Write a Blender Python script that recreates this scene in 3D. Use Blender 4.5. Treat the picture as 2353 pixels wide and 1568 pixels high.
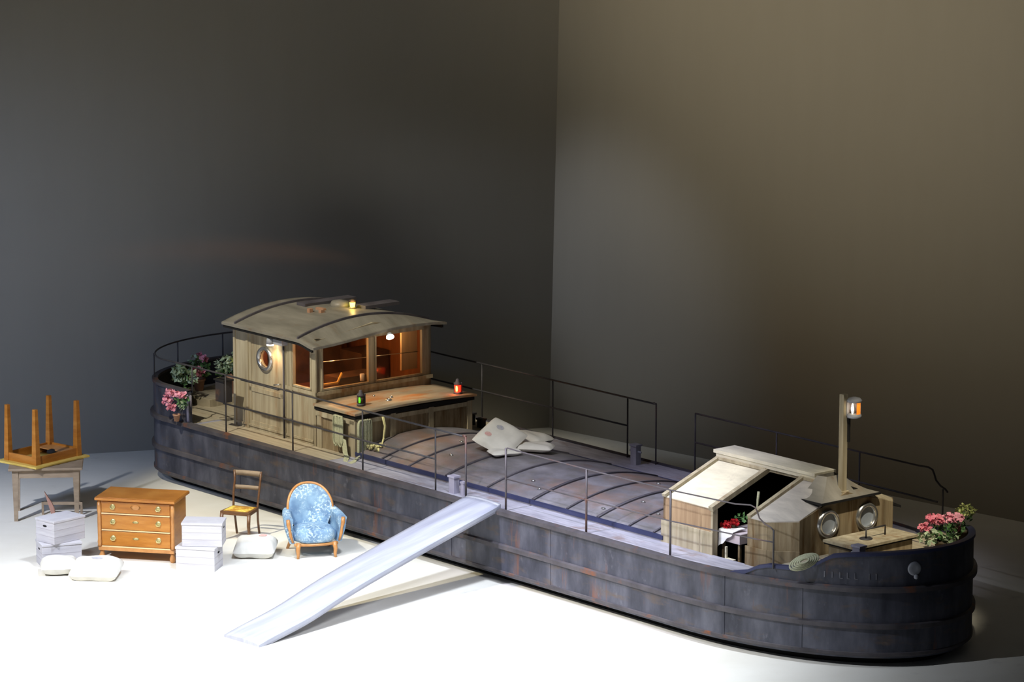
import bpy, math, random
from mathutils import Vector, Matrix
random.seed(7)
PI = math.pi
for o in list(bpy.data.objects): bpy.data.objects.remove(o)
sc = bpy.context.scene
COL = sc.collection

# ------------------------------------------------------------------ camera
cam_d = bpy.data.cameras.new('camera'); cam_d.sensor_width = 36.0
cam_d.lens = 8640.0 * 36.0 / 2353.0
cam_d.clip_end = 300
cam = bpy.data.objects.new('camera', cam_d); COL.objects.link(cam)
cam.location = (0, 0, 12.0)
cam.rotation_euler = (PI/2 - math.atan(1650/8640.0), 0, 0)
sc.camera = cam
# ------------------------------------------------------------------ world, view
wd = bpy.data.worlds.new('world'); sc.world = wd; wd.use_nodes = True
wd.node_tree.nodes['Background'].inputs[0].default_value = (0.75, 0.85, 1.0, 1)
wd.node_tree.nodes['Background'].inputs[1].default_value = 0.018
sc.view_settings.view_transform = 'Standard'
sc.view_settings.look = 'None'
sc.view_settings.exposure = 0.0
sc.view_settings.gamma = 1.0
sc.view_settings.use_curve_mapping = False

# ------------------------------------------------------------------ stage lamps (above and beside the stage)
def aim(o, target):
    d = Vector(target) - o.location
    o.rotation_euler = d.to_track_quat('-Z', 'Y').to_euler()
def spot(name, loc, target, power, color, angle, blend=1.0, size=0.15):
    l = bpy.data.lights.new(name, 'SPOT'); l.energy = power; l.color = color
    l.spot_size = math.radians(angle); l.spot_blend = blend; l.shadow_soft_size = size
    o = bpy.data.objects.new(name, l); COL.objects.link(o); o.location = loc; aim(o, target)
    return o
# key: cool white from the front left, high
spot('key_spotlight', (-12.0, 35.6, 14.5), (-2.8, 41.6, 0), 15000, (0.84, 0.90, 1.0), 40, 0.8, 0.12)
# second, warmer key slightly further left
spot('warm_spotlight', (-14.0, 37.5, 14.0), (-4.0, 42.6, 0), 11000, (1.0, 0.87, 0.56), 35, 0.8, 0.12)
# soft fill over the forestage and the furniture
spot('fill_spotlight', (-6.0, 31.5, 17.0), (-4.0, 41.4, 0), 11000, (0.86, 0.90, 1.0), 35, 0.8, 2.6)
spot('overhead_spotlight', (0.6, 41.0, 16.5), (-2.6, 42.6, 0), 13000, (0.80, 0.88, 1.0), 50, 0.8, 0.8)
spot('front_right_fill', (4.0, 31.5, 13.0), (-1.4, 44.0, 0), 9000, (0.86, 0.90, 1.0), 24, 1.0, 1.6)  # added soft fill that lifts the gangplank's shadow on the floor
spot('furniture_spotlight', (-12.5, 37.0, 12.0), (-8.4, 47.2, 0), 15500, (0.86, 0.90, 1.0), 30, 1.0, 0.25)
spot('armchair_spotlight', (-8.5, 34.5, 13.0), (-3.5, 47.2, 0.2), 4800, (0.88, 0.93, 1.0), 14, 0.9, 0.4)
# warm specials on the two deckhouses
spot('wheelhouse_spotlight', (-8.6, 42.2, 13.5), (-2.9, 50.4, 1.4), 9500, (1.0, 0.93, 0.74), 23, 0.6, 0.2)
spot('midship_spotlight', (-4.5, 34.0, 15.0), (-0.2, 48.7, 1.3), 6800, (1.0, 0.94, 0.84), 9, 1.0, 0.2)
spot('companionway_spotlight', (-3.2, 33.0, 15.0), (3.0, 44.2, 1.4), 3600, (1.0, 0.90, 0.70), 9, 1.0, 0.2)
spot('hatch_board_spotlight', (-3.4, 36.0, 15.0), (2.42, 44.85, 1.75), 5200, (1.0, 0.94, 0.78), 4.6, 1.0, 0.1)
spot('bow_spotlight', (4.6, 36.0, 14.0), (4.55, 43.75, 1.6), 9000, (1.0, 0.90, 0.68), 8.5, 0.7, 0.2)
# blue-violet wash over the deck
spot('deck_spotlight', (-7.0, 40.0, 15.0), (1.4, 46.0, 1), 9500, (0.78, 0.76, 1.0), 21, 1.0, 0.3)
# backdrop washes
spot('backdrop_warm_spotlight', (-9.8, 44.0, 13.0), (4.8, 51.6, 9.7), 7400, (1.0, 0.86, 0.58), 59, 1.0, 1.0)
spot('backdrop_corner_spotlight', (-6.0, 52.3, 6.5), (1.4, 54.9, 2.5), 1050, (0.84, 0.90, 1.0), 33, 1.0, 0.4)
spot('backdrop_top_spotlight', (-5.0, 44.0, 13.0), (-5.0, 54.0, 9.0), 200, (1.0, 0.82, 0.42), 90, 1.0, 1.0)
spot('backdrop_cool_spotlight', (-11.0, 44.0, 5.0), (-8.0, 54.0, 0.8), 1700, (0.46, 0.62, 1.0), 66, 1.0, 1.0)

# ------------------------------------------------------------------ materials
def newmat(name):
    m = bpy.data.materials.new(name); m.use_nodes = True
    nt = m.node_tree; b = nt.nodes['Principled BSDF']
    return m, nt, b
def ramp(nt, stops):
    r = nt.nodes.new('ShaderNodeValToRGB'); e = r.color_ramp.elements
    e[0].position, e[0].color = stops[0][0], (*stops[0][1], 1)
    e[1].position, e[1].color = stops[-1][0], (*stops[-1][1], 1)
    for p, c in stops[1:-1]:
        n = e.new(p); n.color = (*c, 1)
    return r
def noise_tex(nt, scale3, scale=1.0, detail=5, rough=0.6, loc=(0,0,0)):
    tc = nt.nodes.new('ShaderNodeTexCoord'); mp = nt.nodes.new('ShaderNodeMapping')
    mp.inputs['Scale'].default_value = scale3; mp.inputs['Location'].default_value = loc
    n = nt.nodes.new('ShaderNodeTexNoise'); n.inputs['Scale'].default_value = scale
    n.inputs['Detail'].default_value = detail; n.inputs['Roughness'].default_value = rough
    nt.links.new(tc.outputs['Object'], mp.inputs['Vector']); nt.links.new(mp.outputs['Vector'], n.inputs['Vector'])
    return n
def mix(nt, a, b, fac):
    m = nt.nodes.new('ShaderNodeMix'); m.data_type = 'RGBA'
    for s, v in ((m.inputs[6], a), (m.inputs[7], b)):
        if isinstance(v, tuple): s.default_value = (*v, 1)
        else: nt.links.new(v, s)
    if isinstance(fac, float): m.inputs[0].default_value = fac
    else: nt.links.new(fac, m.inputs[0])
    return m.outputs[2]
def mat(name, stops, scale3=(1,1,1), scale=3.0, rough=0.7, metal=0.0, bump=0.0, stain=None, spec=0.3):
    """noise-driven colour; stain = (colour, threshold_lo, threshold_hi, scale3, scale)"""
    m, nt, b = newmat(name)
    n = noise_tex(nt, scale3, scale)
    r = ramp(nt, stops); nt.links.new(n.outputs['Fac'], r.inputs['Fac']); c = r.outputs['Color']
    if stain:
        for st in (stain if isinstance(stain, list) else [stain]):
            n2 = noise_tex(nt, st[3], st[4], 6, 0.65, (3.1, 7.7, 1.3))
            r2 = ramp(nt, [(st[1], (0,0,0)), (st[2], (1,1,1))]); nt.links.new(n2.outputs['Fac'], r2.inputs['Fac'])
            c = mix(nt, c, st[0], r2.outputs['Color'])
    nt.links.new(c, b.inputs['Base Color'])
    b.inputs['Roughness'].default_value = rough; b.inputs['Metallic'].default_value = metal
    b.inputs['Specular IOR Level'].default_value = spec
    if bump:
        bp = nt.nodes.new('ShaderNodeBump'); bp.inputs['Strength'].default_value = bump; bp.inputs['Distance'].default_value = 0.01
        nt.links.new(n.outputs['Fac'], bp.inputs['Height']); nt.links.new(bp.outputs['Normal'], b.inputs['Normal'])
    return m
def emis(name, color, strength):
    m, nt, b = newmat(name)
    b.inputs['Base Color'].default_value = (*color, 1); b.inputs['Emission Color'].default_value = (*color, 1)
    b.inputs['Emission Strength'].default_value = strength
    return m
def glassy(name, color=(1,1,1), alpha_mix=0.12, rough=0.05):
    m, nt, b = newmat(name)
    nt.nodes.remove(b); out = nt.nodes['Material Output']
    t = nt.nodes.new('ShaderNodeBsdfTransparent'); t.inputs[0].default_value = (*color, 1)
    g = nt.nodes.new('ShaderNodeBsdfGlossy'); g.inputs['Roughness'].default_value = rough
    x = nt.nodes.new('ShaderNodeMixShader'); x.inputs[0].default_value = alpha_mix
    nt.links.new(t.outputs[0], x.inputs[1]); nt.links.new(g.outputs[0], x.inputs[2]); nt.links.new(x.outputs[0], out.inputs['Surface'])
    return m
RUST = (0.17, 0.062, 0.028)
M = {}
M['floor'] = mat('stage_floor', [(0.3, (0.72,0.69,0.62)), (0.7, (0.80,0.78,0.72))], (1,1,1), 0.8, 0.75, stain=((0.55,0.53,0.49), 0.62, 0.8, (1,1,1), 2.0))
M['wall_l'] = mat('backdrop_grey', [(0.2, (0.24,0.222,0.19)), (0.8, (0.25,0.232,0.2))], (3,3,0.4), 1.0, 0.9)
M['hull'] = mat('tarred_hull', [(0.3, (0.020,0.022,0.034)), (0.5, (0.050,0.052,0.072)), (0.7, (0.095,0.097,0.125))], (0.9,0.9,0.35), 4.0, 0.55, bump=0.15,
    stain=[(RUST, 0.60, 0.74, (2.2,2.2,0.30), 1.2), ((0.10,0.07,0.05), 0.55, 0.75, (1,1,3), 2.5), ((0.18,0.185,0.22), 0.62, 0.85, (1.5,1.5,1.0), 3.3)], spec=0.4)
M['hull_dark'] = mat('hull_inner_black', [(0.3, (0.018,0.018,0.024)), (0.7, (0.04,0.035,0.035))], rough=0.8, stain=((0.10,0.05,0.03), 0.6, 0.75, (1,1,1), 4.0))
M['rail_band'] = mat('rubbing_band', [(0.3, (0.04,0.036,0.042)), (0.7, (0.09,0.082,0.09))], rough=0.6, stain=(RUST, 0.58, 0.7, (1,1,1), 3.0))
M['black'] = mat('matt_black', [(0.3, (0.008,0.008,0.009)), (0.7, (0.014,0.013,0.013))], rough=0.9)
M['deck'] = mat('deck_paint', [(0.3, (0.24,0.235,0.28)), (0.7, (0.40,0.39,0.46))], (1.2,5,1), 2.0, 0.6, stain=((0.20,0.13,0.10), 0.58, 0.75, (1,2,1), 1.6))
M['deck_wood'] = mat('bare_deck_boards', [(0.3, (0.30,0.26,0.19)), (0.7, (0.46,0.40,0.30))], (1,8,1), 2.0, 0.7)
M['hatch'] = mat('hatch_sheet', [(0.3, (0.12,0.115,0.13)), (0.55, (0.19,0.18,0.20)), (0.75, (0.27,0.26,0.29))], (1,1.5,1), 2.2, 0.5, metal=0.1,
    stain=[((0.22,0.12,0.075), 0.5, 0.78, (0.6,1.3,1), 1.1), ((0.13,0.12,0.10), 0.5, 0.8, (2,2,1), 2.0)], spec=0.45)
M['rib'] = mat('hatch_rib', [(0.3, (0.05,0.045,0.055)), (0.7, (0.12,0.11,0.13))], rough=0.6)
M['coaming'] = mat('coaming_navy', [(0.3, (0.022,0.028,0.075)), (0.7, (0.05,0.055,0.12))], (1,1,1), 2.0, 0.5)
M['wood'] = mat('weathered_planks', [(0.25, (0.24,0.195,0.125)), (0.5, (0.38,0.325,0.225)), (0.75, (0.50,0.44,0.32))], (7,7,0.55), 1.6, 0.75, bump=0.2,
    stain=((0.27,0.16,0.075), 0.56, 0.72, (5,5,0.4), 1.0))
M['wood_dark'] = mat('stained_planks', [(0.25, (0.14,0.105,0.062)), (0.5, (0.27,0.21,0.13)), (0.75, (0.40,0.33,0.22))], (7,7,0.5), 1.6, 0.75, bump=0.2,
    stain=((0.13,0.075,0.03), 0.5, 0.66, (5,5,0.6), 1.2))
M['wood_orange'] = mat('stained_board', [(0.25, (0.26,0.165,0.095)), (0.7, (0.42,0.29,0.17))], (10,10,0.6), 1.6, 0.7, stain=((0.24,0.15,0.08), 0.55, 0.7, (6,6,0.4), 1.4))
M['wood_pale'] = mat('pale_hatch_board', [(0.25, (0.50,0.46,0.36)), (0.7, (0.72,0.67,0.53))], (1.5,5,1), 1.8, 0.6, stain=((0.38,0.33,0.28), 0.6, 0.85, (3,2,1), 2.0))
M['roof'] = mat('roof_felt', [(0.25, (0.145,0.135,0.115)), (0.7, (0.27,0.25,0.215))], (0.8,3,1), 1.8, 0.45, stain=((0.16,0.11,0.07), 0.58, 0.75, (1,2,1), 2.3), spec=0.4)
M['trunk_top'] = mat('trunk_lid_boards', [(0.25, (0.28,0.22,0.15)), (0.7, (0.42,0.35,0.25))], (3,1,1), 2.0, 0.5, stain=((0.36,0.17,0.07), 0.5, 0.66, (3,1,1), 1.6))
M['varnish'] = mat('varnished_wood', [(0.25, (0.32,0.105,0.012)), (0.5, (0.45,0.17,0.024)), (0.75, (0.56,0.25,0.05))], (1.5,1.5,8), 1.5, 0.32, spec=0.5)
M['varnish_dk'] = mat('dark_varnish', [(0.25, (0.10,0.045,0.02)), (0.75, (0.20,0.10,0.045))], (3,3,12), 1.5, 0.35, spec=0.5)
M['varnish_md'] = mat('honey_varnish', [(0.25, (0.40,0.17,0.05)), (0.75, (0.62,0.30,0.10))], (4,4,4), 2.0, 0.3, spec=0.5)
M['honey_edge'] = mat('yellow_table_edge', [(0.25, (0.56,0.38,0.07)), (0.75, (0.74,0.54,0.15))], (4,4,4), 2.0, 0.35)
M['old_table'] = mat('worn_table_wood', [(0.25, (0.23,0.17,0.115)), (0.75, (0.38,0.29,0.20))], (3,3,10), 1.5, 0.7)
M['ivory_strip'] = mat('pale_drawer_edge', [(0.2, (0.72,0.52,0.26)), (0.8, (0.82,0.64,0.36))], rough=0.4)
M['brass'] = mat('aged_brass', [(0.25, (0.45,0.40,0.16)), (0.75, (0.62,0.56,0.28))], rough=0.35, metal=0.6)
M['steel'] = mat('bright_steel', [(0.25, (0.5,0.5,0.5)), (0.75, (0.75,0.75,0.75))], rough=0.25, metal=0.9)
M['grey_metal'] = mat('grey_fitting', [(0.25, (0.26,0.27,0.31)), (0.75, (0.42,0.43,0.48))], rough=0.5)
M['post_violet'] = mat('bollard_paint', [(0.25, (0.27,0.26,0.34)), (0.75, (0.42,0.40,0.50))], rough=0.6)
M['faded_letter'] = mat('faded_lettering', [(0.3, (0.10,0.10,0.12)), (0.7, (0.17,0.17,0.19))], scale=8)
M['rail_iron'] = mat('railing_iron', [(0.25, (0.03,0.03,0.035)), (0.6, (0.07,0.065,0.07)), (0.8, (0.15,0.08,0.05))], rough=0.5, metal=0.2)
M['rail_grey'] = mat('railing_zinc', [(0.25, (0.08,0.075,0.08)), (0.8, (0.15,0.13,0.14))], rough=0.5, metal=0.3, stain=((0.17,0.075,0.05), 0.55, 0.7, (1,1,1), 2.0))
M['canvas'] = mat('sack_canvas', [(0.25, (0.60,0.585,0.54)), (0.75, (0.73,0.715,0.67))], rough=0.9, scale=5, bump=0.3)
M['box'] = mat('whitewashed_box', [(0.25, (0.43,0.42,0.46)), (0.75, (0.59,0.58,0.62))], (1,1,9), 2.0, 0.8, stain=((0.42,0.39,0.42), 0.58, 0.75, (1,1,12), 1.6))
M['box_gap'] = mat('board_gap', [(0.25, (0.34,0.32,0.36)), (0.75, (0.46,0.44,0.48))], rough=0.9)
M['plank'] = mat('gangplank_paint', [(0.25, (0.25,0.26,0.33)), (0.5, (0.325,0.34,0.415)), (0.75, (0.44,0.455,0.52))], (5,0.4,1), 1.2, 0.5, spec=0.4)
M['cream'] = mat('cream_upholstery', [(0.3, (0.6,0.6,0.6)), (0.7, (0.7,0.7,0.7))], rough=0.8)
M['rope'] = mat('hemp_rope', [(0.25, (0.30,0.30,0.19)), (0.75, (0.52,0.52,0.36))], (20,20,20), 3.0, 0.9)
M['rope_yellow'] = mat('yellow_rope', [(0.25, (0.55,0.50,0.22)), (0.75, (0.75,0.70,0.40))], (20,20,20), 3.0, 0.9)
M['terracotta'] = mat('terracotta', [(0.3, (0.34,0.18,0.11)), (0.7, (0.45,0.26,0.17))], rough=0.8)
M['pot_dark'] = mat('dark_pot', [(0.3, (0.06,0.045,0.03)), (0.7, (0.11,0.08,0.05))], rough=0.7)
M['leaf'] = mat('green_leaf', [(0.3, (0.045,0.13,0.04)), (0.7, (0.14,0.26,0.09))], scale=12, rough=0.6)
M['leaf_pale'] = mat('variegated_leaf', [(0.3, (0.22,0.34,0.19)), (0.7, (0.58,0.66,0.46))], scale=14, rough=0.6)
M['leaf_yellow'] = mat('yellow_leaf', [(0.3, (0.34,0.44,0.10)), (0.7, (0.72,0.74,0.34))], scale=14, rough=0.6)
M['pink'] = mat('pink_petal', [(0.3, (0.72,0.22,0.32)), (0.7, (0.90,0.46,0.55))], scale=14, rough=0.6)
M['pink_deep'] = mat('rose_petal', [(0.3, (0.60,0.12,0.20)), (0.7, (0.80,0.30,0.36))], scale=14, rough=0.6)
M['red'] = mat('red_petal', [(0.3, (0.45,0.01,0.02)), (0.7, (0.70,0.04,0.05))], scale=14, rough=0.6)
M['white'] = mat('white_cloth', [(0.3, (0.80,0.79,0.80)), (0.7, (0.86,0.85,0.86))], rough=0.8)
M['lilac'] = mat('lilac_paint', [(0.3, (0.50,0.42,0.46)), (0.7, (0.60,0.52,0.56))], rough=0.7)
M['curtain'] = mat('ochre_curtain', [(0.3, (0.55,0.36,0.18)), (0.7, (0.68,0.46,0.25))], (8,8,0.5), 1.5, 0.9)
M['cabin'] = mat('cabin_lining', [(0.3, (0.15,0.05,0.018)), (0.7, (0.30,0.11,0.035))], (6,6,0.6), 1.5, 0.6)
M['cabin_dark'] = mat('cabin_furniture', [(0.3, (0.035,0.02,0.014)), (0.7, (0.10,0.05,0.03))], rough=0.6, scale=6)
M['amber_wood'] = mat('polished_amber_wood', [(0.3, (0.85,0.50,0.12)), (0.7, (0.92,0.62,0.2))], rough=0.4)
M['glass'] = glassy('window_glass', (0.9,0.88,0.84), 0.035, 0.1)
M['wood_grey'] = mat('grey_hatch_board', [(0.25, (0.34,0.31,0.29)), (0.7, (0.52,0.48,0.43))], (1.5,6,1), 1.8, 0.6)
M['glass_grey'] = mat('porthole_glass_blue', [(0.3, (0.26,0.30,0.38)), (0.7, (0.36,0.40,0.46))], rough=0.2, spec=0.5)
M['lamp_white'] = emis('lamp_glow', (1.0, 0.86, 0.62), 26)
M['lamp_amber'] = emis('amber_lens', (1.0, 0.28, 0.02), 0.9)
M['lamp_bulb'] = emis('lantern_bulb', (1.0, 0.93, 0.75), 9)
M['lamp_green'] = emis('green_lens', (0.10, 1.0, 0.02), 1.6)
M['lamp_red'] = emis('red_lens', (1.0, 0.03, 0.01), 2.2)
M['lamp_yellow'] = emis('yellow_flame', (1.0, 0.78, 0.08), 7)
def upholstery():
    m, nt, b = newmat('blue_damask')
    n = noise_tex(nt, (1,1,1), 7.0, 3, 0.5)
    r = ramp(nt, [(0.35, (0.13,0.23,0.38)), (0.5, (0.19,0.32,0.48)), (0.7, (0.26,0.41,0.56))]); nt.links.new(n.outputs['Fac'], r.inputs['Fac'])
    n2 = noise_tex(nt, (1,1,1), 34.0, 2, 0.6, (1,4,2)); r2 = ramp(nt, [(0.50, (0,0,0)), (0.60, (1,1,1))]); nt.links.new(n2.outputs['Fac'], r2.inputs['Fac'])
    n3 = noise_tex(nt, (1,1,1), 4.0, 2, 0.5, (5,2,1)); r3 = ramp(nt, [(0.40, (0,0,0)), (0.62, (1,1,1))]); nt.links.new(n3.outputs['Fac'], r3.inputs['Fac'])
    mm = nt.nodes.new('ShaderNodeMath'); mm.operation = 'MULTIPLY'
    nt.links.new(r2.outputs['Color'], mm.inputs[0]); nt.links.new(r3.outputs['Color'], mm.inputs[1])
    nt.links.new(mix(nt, r.outputs['Color'], (0.60,0.73,0.76), mm.outputs[0]), b.inputs['Base Color'])
    b.inputs['Roughness'].default_value = 0.7
    return m
M['damask'] = upholstery()

# ------------------------------------------------------------------ mesh helper
class MB:
    def __init__(s): s.v = []; s.f = []; s.smooth = []
    def add(s, vs, fs, sm=False):
        k = len(s.v); s.v += [tuple(p) for p in vs]
        s.f += [tuple(i + k for i in f) for f in fs]; s.smooth += [sm]*len(fs)
        return s
    def box(s, a, b):
        x0,y0,z0 = a; x1,y1,z1 = b
        vs = [(x0,y0,z0),(x1,y0,z0),(x1,y1,z0),(x0,y1,z0),(x0,y0,z1),(x1,y0,z1),(x1,y1,z1),(x0,y1,z1)]
        return s.add(vs, [(0,3,2,1),(4,5,6,7),(0,1,5,4),(1,2,6,5),(2,3,7,6),(3,0,4,7)])
    def obox(s, c, ax, ay, az):
        """box from centre and three half-extent vectors"""
        c, ax, ay, az = map(Vector, (c, ax, ay, az)); vs = []
        for k in (-1,1):
            for i, j in ((-1,-1),(1,-1),(1,1),(-1,1)): vs.append(c + ax*i + ay*j + az*k)
        return s.add(vs, [(0,3,2,1),(4,5,6,7),(0,1,5,4),(1,2,6,5),(2,3,7,6),(3,0,4,7)])
    def hexa(s, b, t):
        """b, t: 4 bottom and 4 top points"""
        return s.add(list(b)+list(t), [(0,3,2,1),(4,5,6,7),(0,1,5,4),(1,2,6,5),(2,3,7,6),(3,0,4,7)])
    def prism(s, poly, d):
        n = len(poly); d = Vector(d); vs = [Vector(p) for p in poly] + [Vector(p)+d for p in poly]
        return s.add(vs, [tuple(range(n))[::-1], tuple(range(n,2*n))] + [(i,(i+1)%n,n+(i+1)%n,n+i) for i in range(n)])
    def tube(s, path, r, n=8, closed=False, radii=None):
        P = [Vector(p) for p in path]; m = len(P); rings = []
        prev = None
        for i in range(m):
            if closed: t = P[(i+1)%m] - P[i-1]
            else: t = P[min(i+1,m-1)] - P[max(i-1,0)]
            t.normalize()
            if prev is None:
                a = Vector((0,0,1)) if abs(t.z) < 0.9 else Vector((1,0,0)); nx = t.cross(a).normalized()
            else:
                nx = prev - t*prev.dot(t)
                nx = nx.normalized() if nx.length > 1e-6 else t.orthogonal().normalized()
            prev = nx; ny = t.cross(nx); rr = radii[i] if radii else r
            rings.append([P[i] + (nx*math.cos(2*PI*k/n) + ny*math.sin(2*PI*k/n))*rr for k in range(n)])
        vs = [p for rg in rings for p in rg]; fs = []
        for i in range(m if closed else m-1):
            j = (i+1) % m
            for k in range(n): fs.append((i*n+k, i*n+(k+1)%n, j*n+(k+1)%n, j*n+k))
        if not closed: fs += [tuple(range(n))[::-1], tuple((m-1)*n+k for k in range(n))]
        return s.add(vs, fs, True)
    def lathe(s, prof, c=(0,0,0), n=24, axis=None, sm=True):
        """prof: (r, h) pairs around the axis direction"""
        c = Vector(c); ax = Vector(axis).normalized() if axis else Vector((0,0,1))
        a = ax.orthogonal().normalized(); b = ax.cross(a); vs = []; fs = []
        for r, h in prof:
            for k in range(n): vs.append(c + ax*h + (a*math.cos(2*PI*k/n) + b*math.sin(2*PI*k/n))*max(r,1e-4))
        m = len(prof)
        for i in range(m-1):
            for k in range(n): fs.append((i*n+k, i*n+(k+1)%n, (i+1)*n+(k+1)%n, (i+1)*n+k))
        fs += [tuple(range(n))[::-1], tuple((m-1)*n+k for k in range(n))]
        return s.add(vs, fs, sm)
    def grid(s, fn, nu, nv, sm=True):
        vs = [fn(i/nu, j/nv) for i in range(nu+1) for j in range(nv+1)]; w = nv+1
        return s.add(vs, [(i*w+j, (i+1)*w+j, (i+1)*w+j+1, i*w+j+1) for i in range(nu) for j in range(nv)], sm)
    def slab(s, fn, nu, nv, t, sm=True):
        """grid surface with thickness t downwards, closed"""
        w = nv+1; top = [Vector(fn(i/nu, j/nv)) for i in range(nu+1) for j in range(nv+1)]; N = len(top)
        t = Vector(t) if not isinstance(t, (int,float)) else Vector((0,0,-t))
        vs = top + [p + t for p in top]
        fs = []
        for i in range(nu):
            for j in range(nv):
                q = (i*w+j, (i+1)*w+j, (i+1)*w+j+1, i*w+j+1); fs += [q, tuple(x+N for x in q[::-1])]
        edge = [i*w for i in range(nu+1)] + [nu*w+j for j in range(1,nv+1)] + [i*w+nv for i in range(nu-1,-1,-1)] + [j for j in range(nv-1,0,-1)]
        e2 = len(edge)
        s.add(vs, fs, sm)
        k = len(s.v) - 2*N
        for i in range(e2):
            a, b = edge[i], edge[(i+1)%e2]
            s.f.append((k+b, k+a, k+a+N, k+b+N)); s.smooth.append(False)
        return s
    def blob(s, c, r, n=6, m=4, jit=0.0):
        c = Vector(c); r = Vector(r) if not isinstance(r,(int,float)) else Vector((r,r,r)); vs = []; fs = []
        for i in range(m+1):
            th = PI*i/m
            for k in range(n):
                ph = 2*PI*k/n; q = 1 + random.uniform(-jit, jit)
                vs.append((c.x + r.x*q*math.sin(th)*math.cos(ph), c.y + r.y*q*math.sin(th)*math.sin(ph), c.z + r.z*q*math.cos(th)))
        for i in range(m):
            for k in range(n): fs.append((i*n+k, (i+1)*n+k, (i+1)*n+(k+1)%n, i*n+(k+1)%n))
        return s.add(vs, fs, True)
    def build(s, name, m, parent=None, bevel=0.0):
        me = bpy.data.meshes.new(name); me.from_pydata([tuple(p) for p in s.v], [], s.f)
        me.polygons.foreach_set('use_smooth', s.smooth); me.validate(); me.update()
        # consistent outward normals
        import bmesh
        bm = bmesh.new(); bm.from_mesh(me); bmesh.ops.delete(bm, geom=[v for v in bm.verts if not v.link_faces], context='VERTS'); bmesh.ops.recalc_face_normals(bm, faces=bm.faces); bm.to_mesh(me); bm.free()
        me.materials.append(m if not isinstance(m, str) else M[m])
        o = bpy.data.objects.new(name, me); COL.objects.link(o)
        if parent: o.parent = parent
        if bevel:
            b = o.modifiers.new('bevel', 'BEVEL'); b.width = bevel; b.segments = 2; b.limit_method = 'ANGLE'
        return o
def tag(o, label=None, cat=None, group=None, kind=None):
    if label: o['label'] = label
    if cat: o['category'] = cat
    if group: o['group'] = group
    if kind: o['kind'] = kind
    return o
def empty(name, loc=(0,0,0), rz=0.0, label=None, cat=None, group=None):
    o = bpy.data.objects.new(name, None); o.empty_display_size = 0.1; COL.objects.link(o)
    o.location = loc; o.rotation_euler = (0,0,rz)
    return tag(o, label, cat, group)
def copy_tree(o, parent=None):
    c = o.copy(); COL.objects.link(c)
    if parent: c.parent = parent
    for ch in list(o.children): copy_tree(ch, c)
    return c

# ------------------------------------------------------------------ barge frame: u to the bow, w away from the camera, z up
ORI = Vector((-0.9964, 47.3670, 0)); TH = math.atan(7356/8796.0)
UV = Vector((math.sin(TH), -math.cos(TH), 0)); WV = Vector((math.cos(TH), math.sin(TH), 0))
BROT = math.atan2(UV.y, UV.x)
def B(u, w, z=0.0): return ORI + UV*u + WV*w + Vector((0,0,z))

# ------------------------------------------------------------------ setting
m = MB(); m.box((-30, 24, -0.2), (30, 62, 0)); tag(m.build('floor', 'floor'), kind='structure')
cb = Vector((0.565, 55.827, 0)); dl = Vector((-6.7821, -1.8269, 0)).normalized(); dr = Vector((4.5193, -4.3342, 0)).normalized()
HT = 9.0; ct = cb - dl*0.20 + Vector((0,0,HT))
def wallmesh(a, at, b, bt, nrm):
    m = MB(); t = nrm*0.12
    m.hexa([a, b, b+t, a+t], [at, bt, bt+t, at+t]); return m
tag(wallmesh(cb, ct, cb+dl*20, ct+dl*20, Vector((-dl.y, dl.x, 0))*-1 if False else Vector((0.26,-0.965,0))*-1).build('wall_left', 'wall_l'), kind='structure')
tag(wallmesh(cb, ct, cb+dr*18, ct+dr*18, Vector((0.69,0.72,0))).build('wall_right', 'wall_l'), kind='structure')

# ------------------------------------------------------------------ the barge
barge = empty('barge', B(0,0,0), BROT, 'long dark steel barge with railings, wooden wheelhouse and rust streaks standing on the stage floor', 'barge')
HB = 1.68
def outline(d=0.0, n_end=40):
    """closed plan curve, offset inwards by d; from near stern to bow, round and back"""
    P = []
    hb = HB - d
    ua, aa = -6.1, 1.2 - d; ub, ab = 4.6, 2.9 - d
    us = []
    for i in range(0, 60): us.append(ua + (ub-ua)*i/60)
    near = [(u, HB-hb) for u in us]
    bow = [(ub + ab*math.sin(PI*k/(2*n_end)), HB - hb*math.cos(PI*k/(2*n_end))) for k in range(0, 2*n_end+1)]
    far = [(u, HB+hb) for u in reversed(us)]
    stern = [(ua - aa*math.sin(PI*k/n_end), HB + hb*math.cos(PI*k/n_end)) for k in range(1, n_end)]
    return near + bow + far + stern
SHE = [(-9,1.42),(-5.51,1.42),(-5.49,0.965),(5.5,0.96),(5.7,1.0),(5.85,1.08),(6.0,1.12),(6.35,1.13),(6.5,1.17),(6.62,1.25),(6.72,1.32),(6.85,1.345),(7.5,1.40),(9,1.4)]
def sheer(u):
    for (a, za), (b, zb) in zip(SHE, SHE[1:]):
        if a <= u <= b: return za + (zb-za)*(u-a)/(b-a)
    return 1.0
def refine(P):
    """insert stations exactly at the sheer steps"""
    Q = []; n = len(P)
    for i in range(n):
        a, b = P[i], P[(i+1)%n]; Q.append(a)
        cuts = [c for c in (-5.51, -5.49, 5.5, 5.7, 5.85, 6.0) if min(a[0],b[0]) < c < max(a[0],b[0])]
        if b[0] < a[0]: cuts = cuts[::-1]
        for c in cuts:
            t = (c-a[0])/(b[0]-a[0]); Q.append((c, a[1]+(b[1]-a[1])*t))
    return Q
OUT = refine(outline(0.0)); N = len(OUT)
def inset(P, d):
    n = len(P); Q = []
    for i in range(n):
        a = Vector(P[i-1]); b = Vector(P[(i+1)%n]); t = (b-a).normalized(); nn = Vector((-t.y, t.x))
        q = Vector(P[i]) + nn*d; Q.append((q.x, q.y))
    return Q
m = MB(); rows = []
IN4 = inset(OUT, 0.045); CH = inset(OUT, 0.04)
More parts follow.
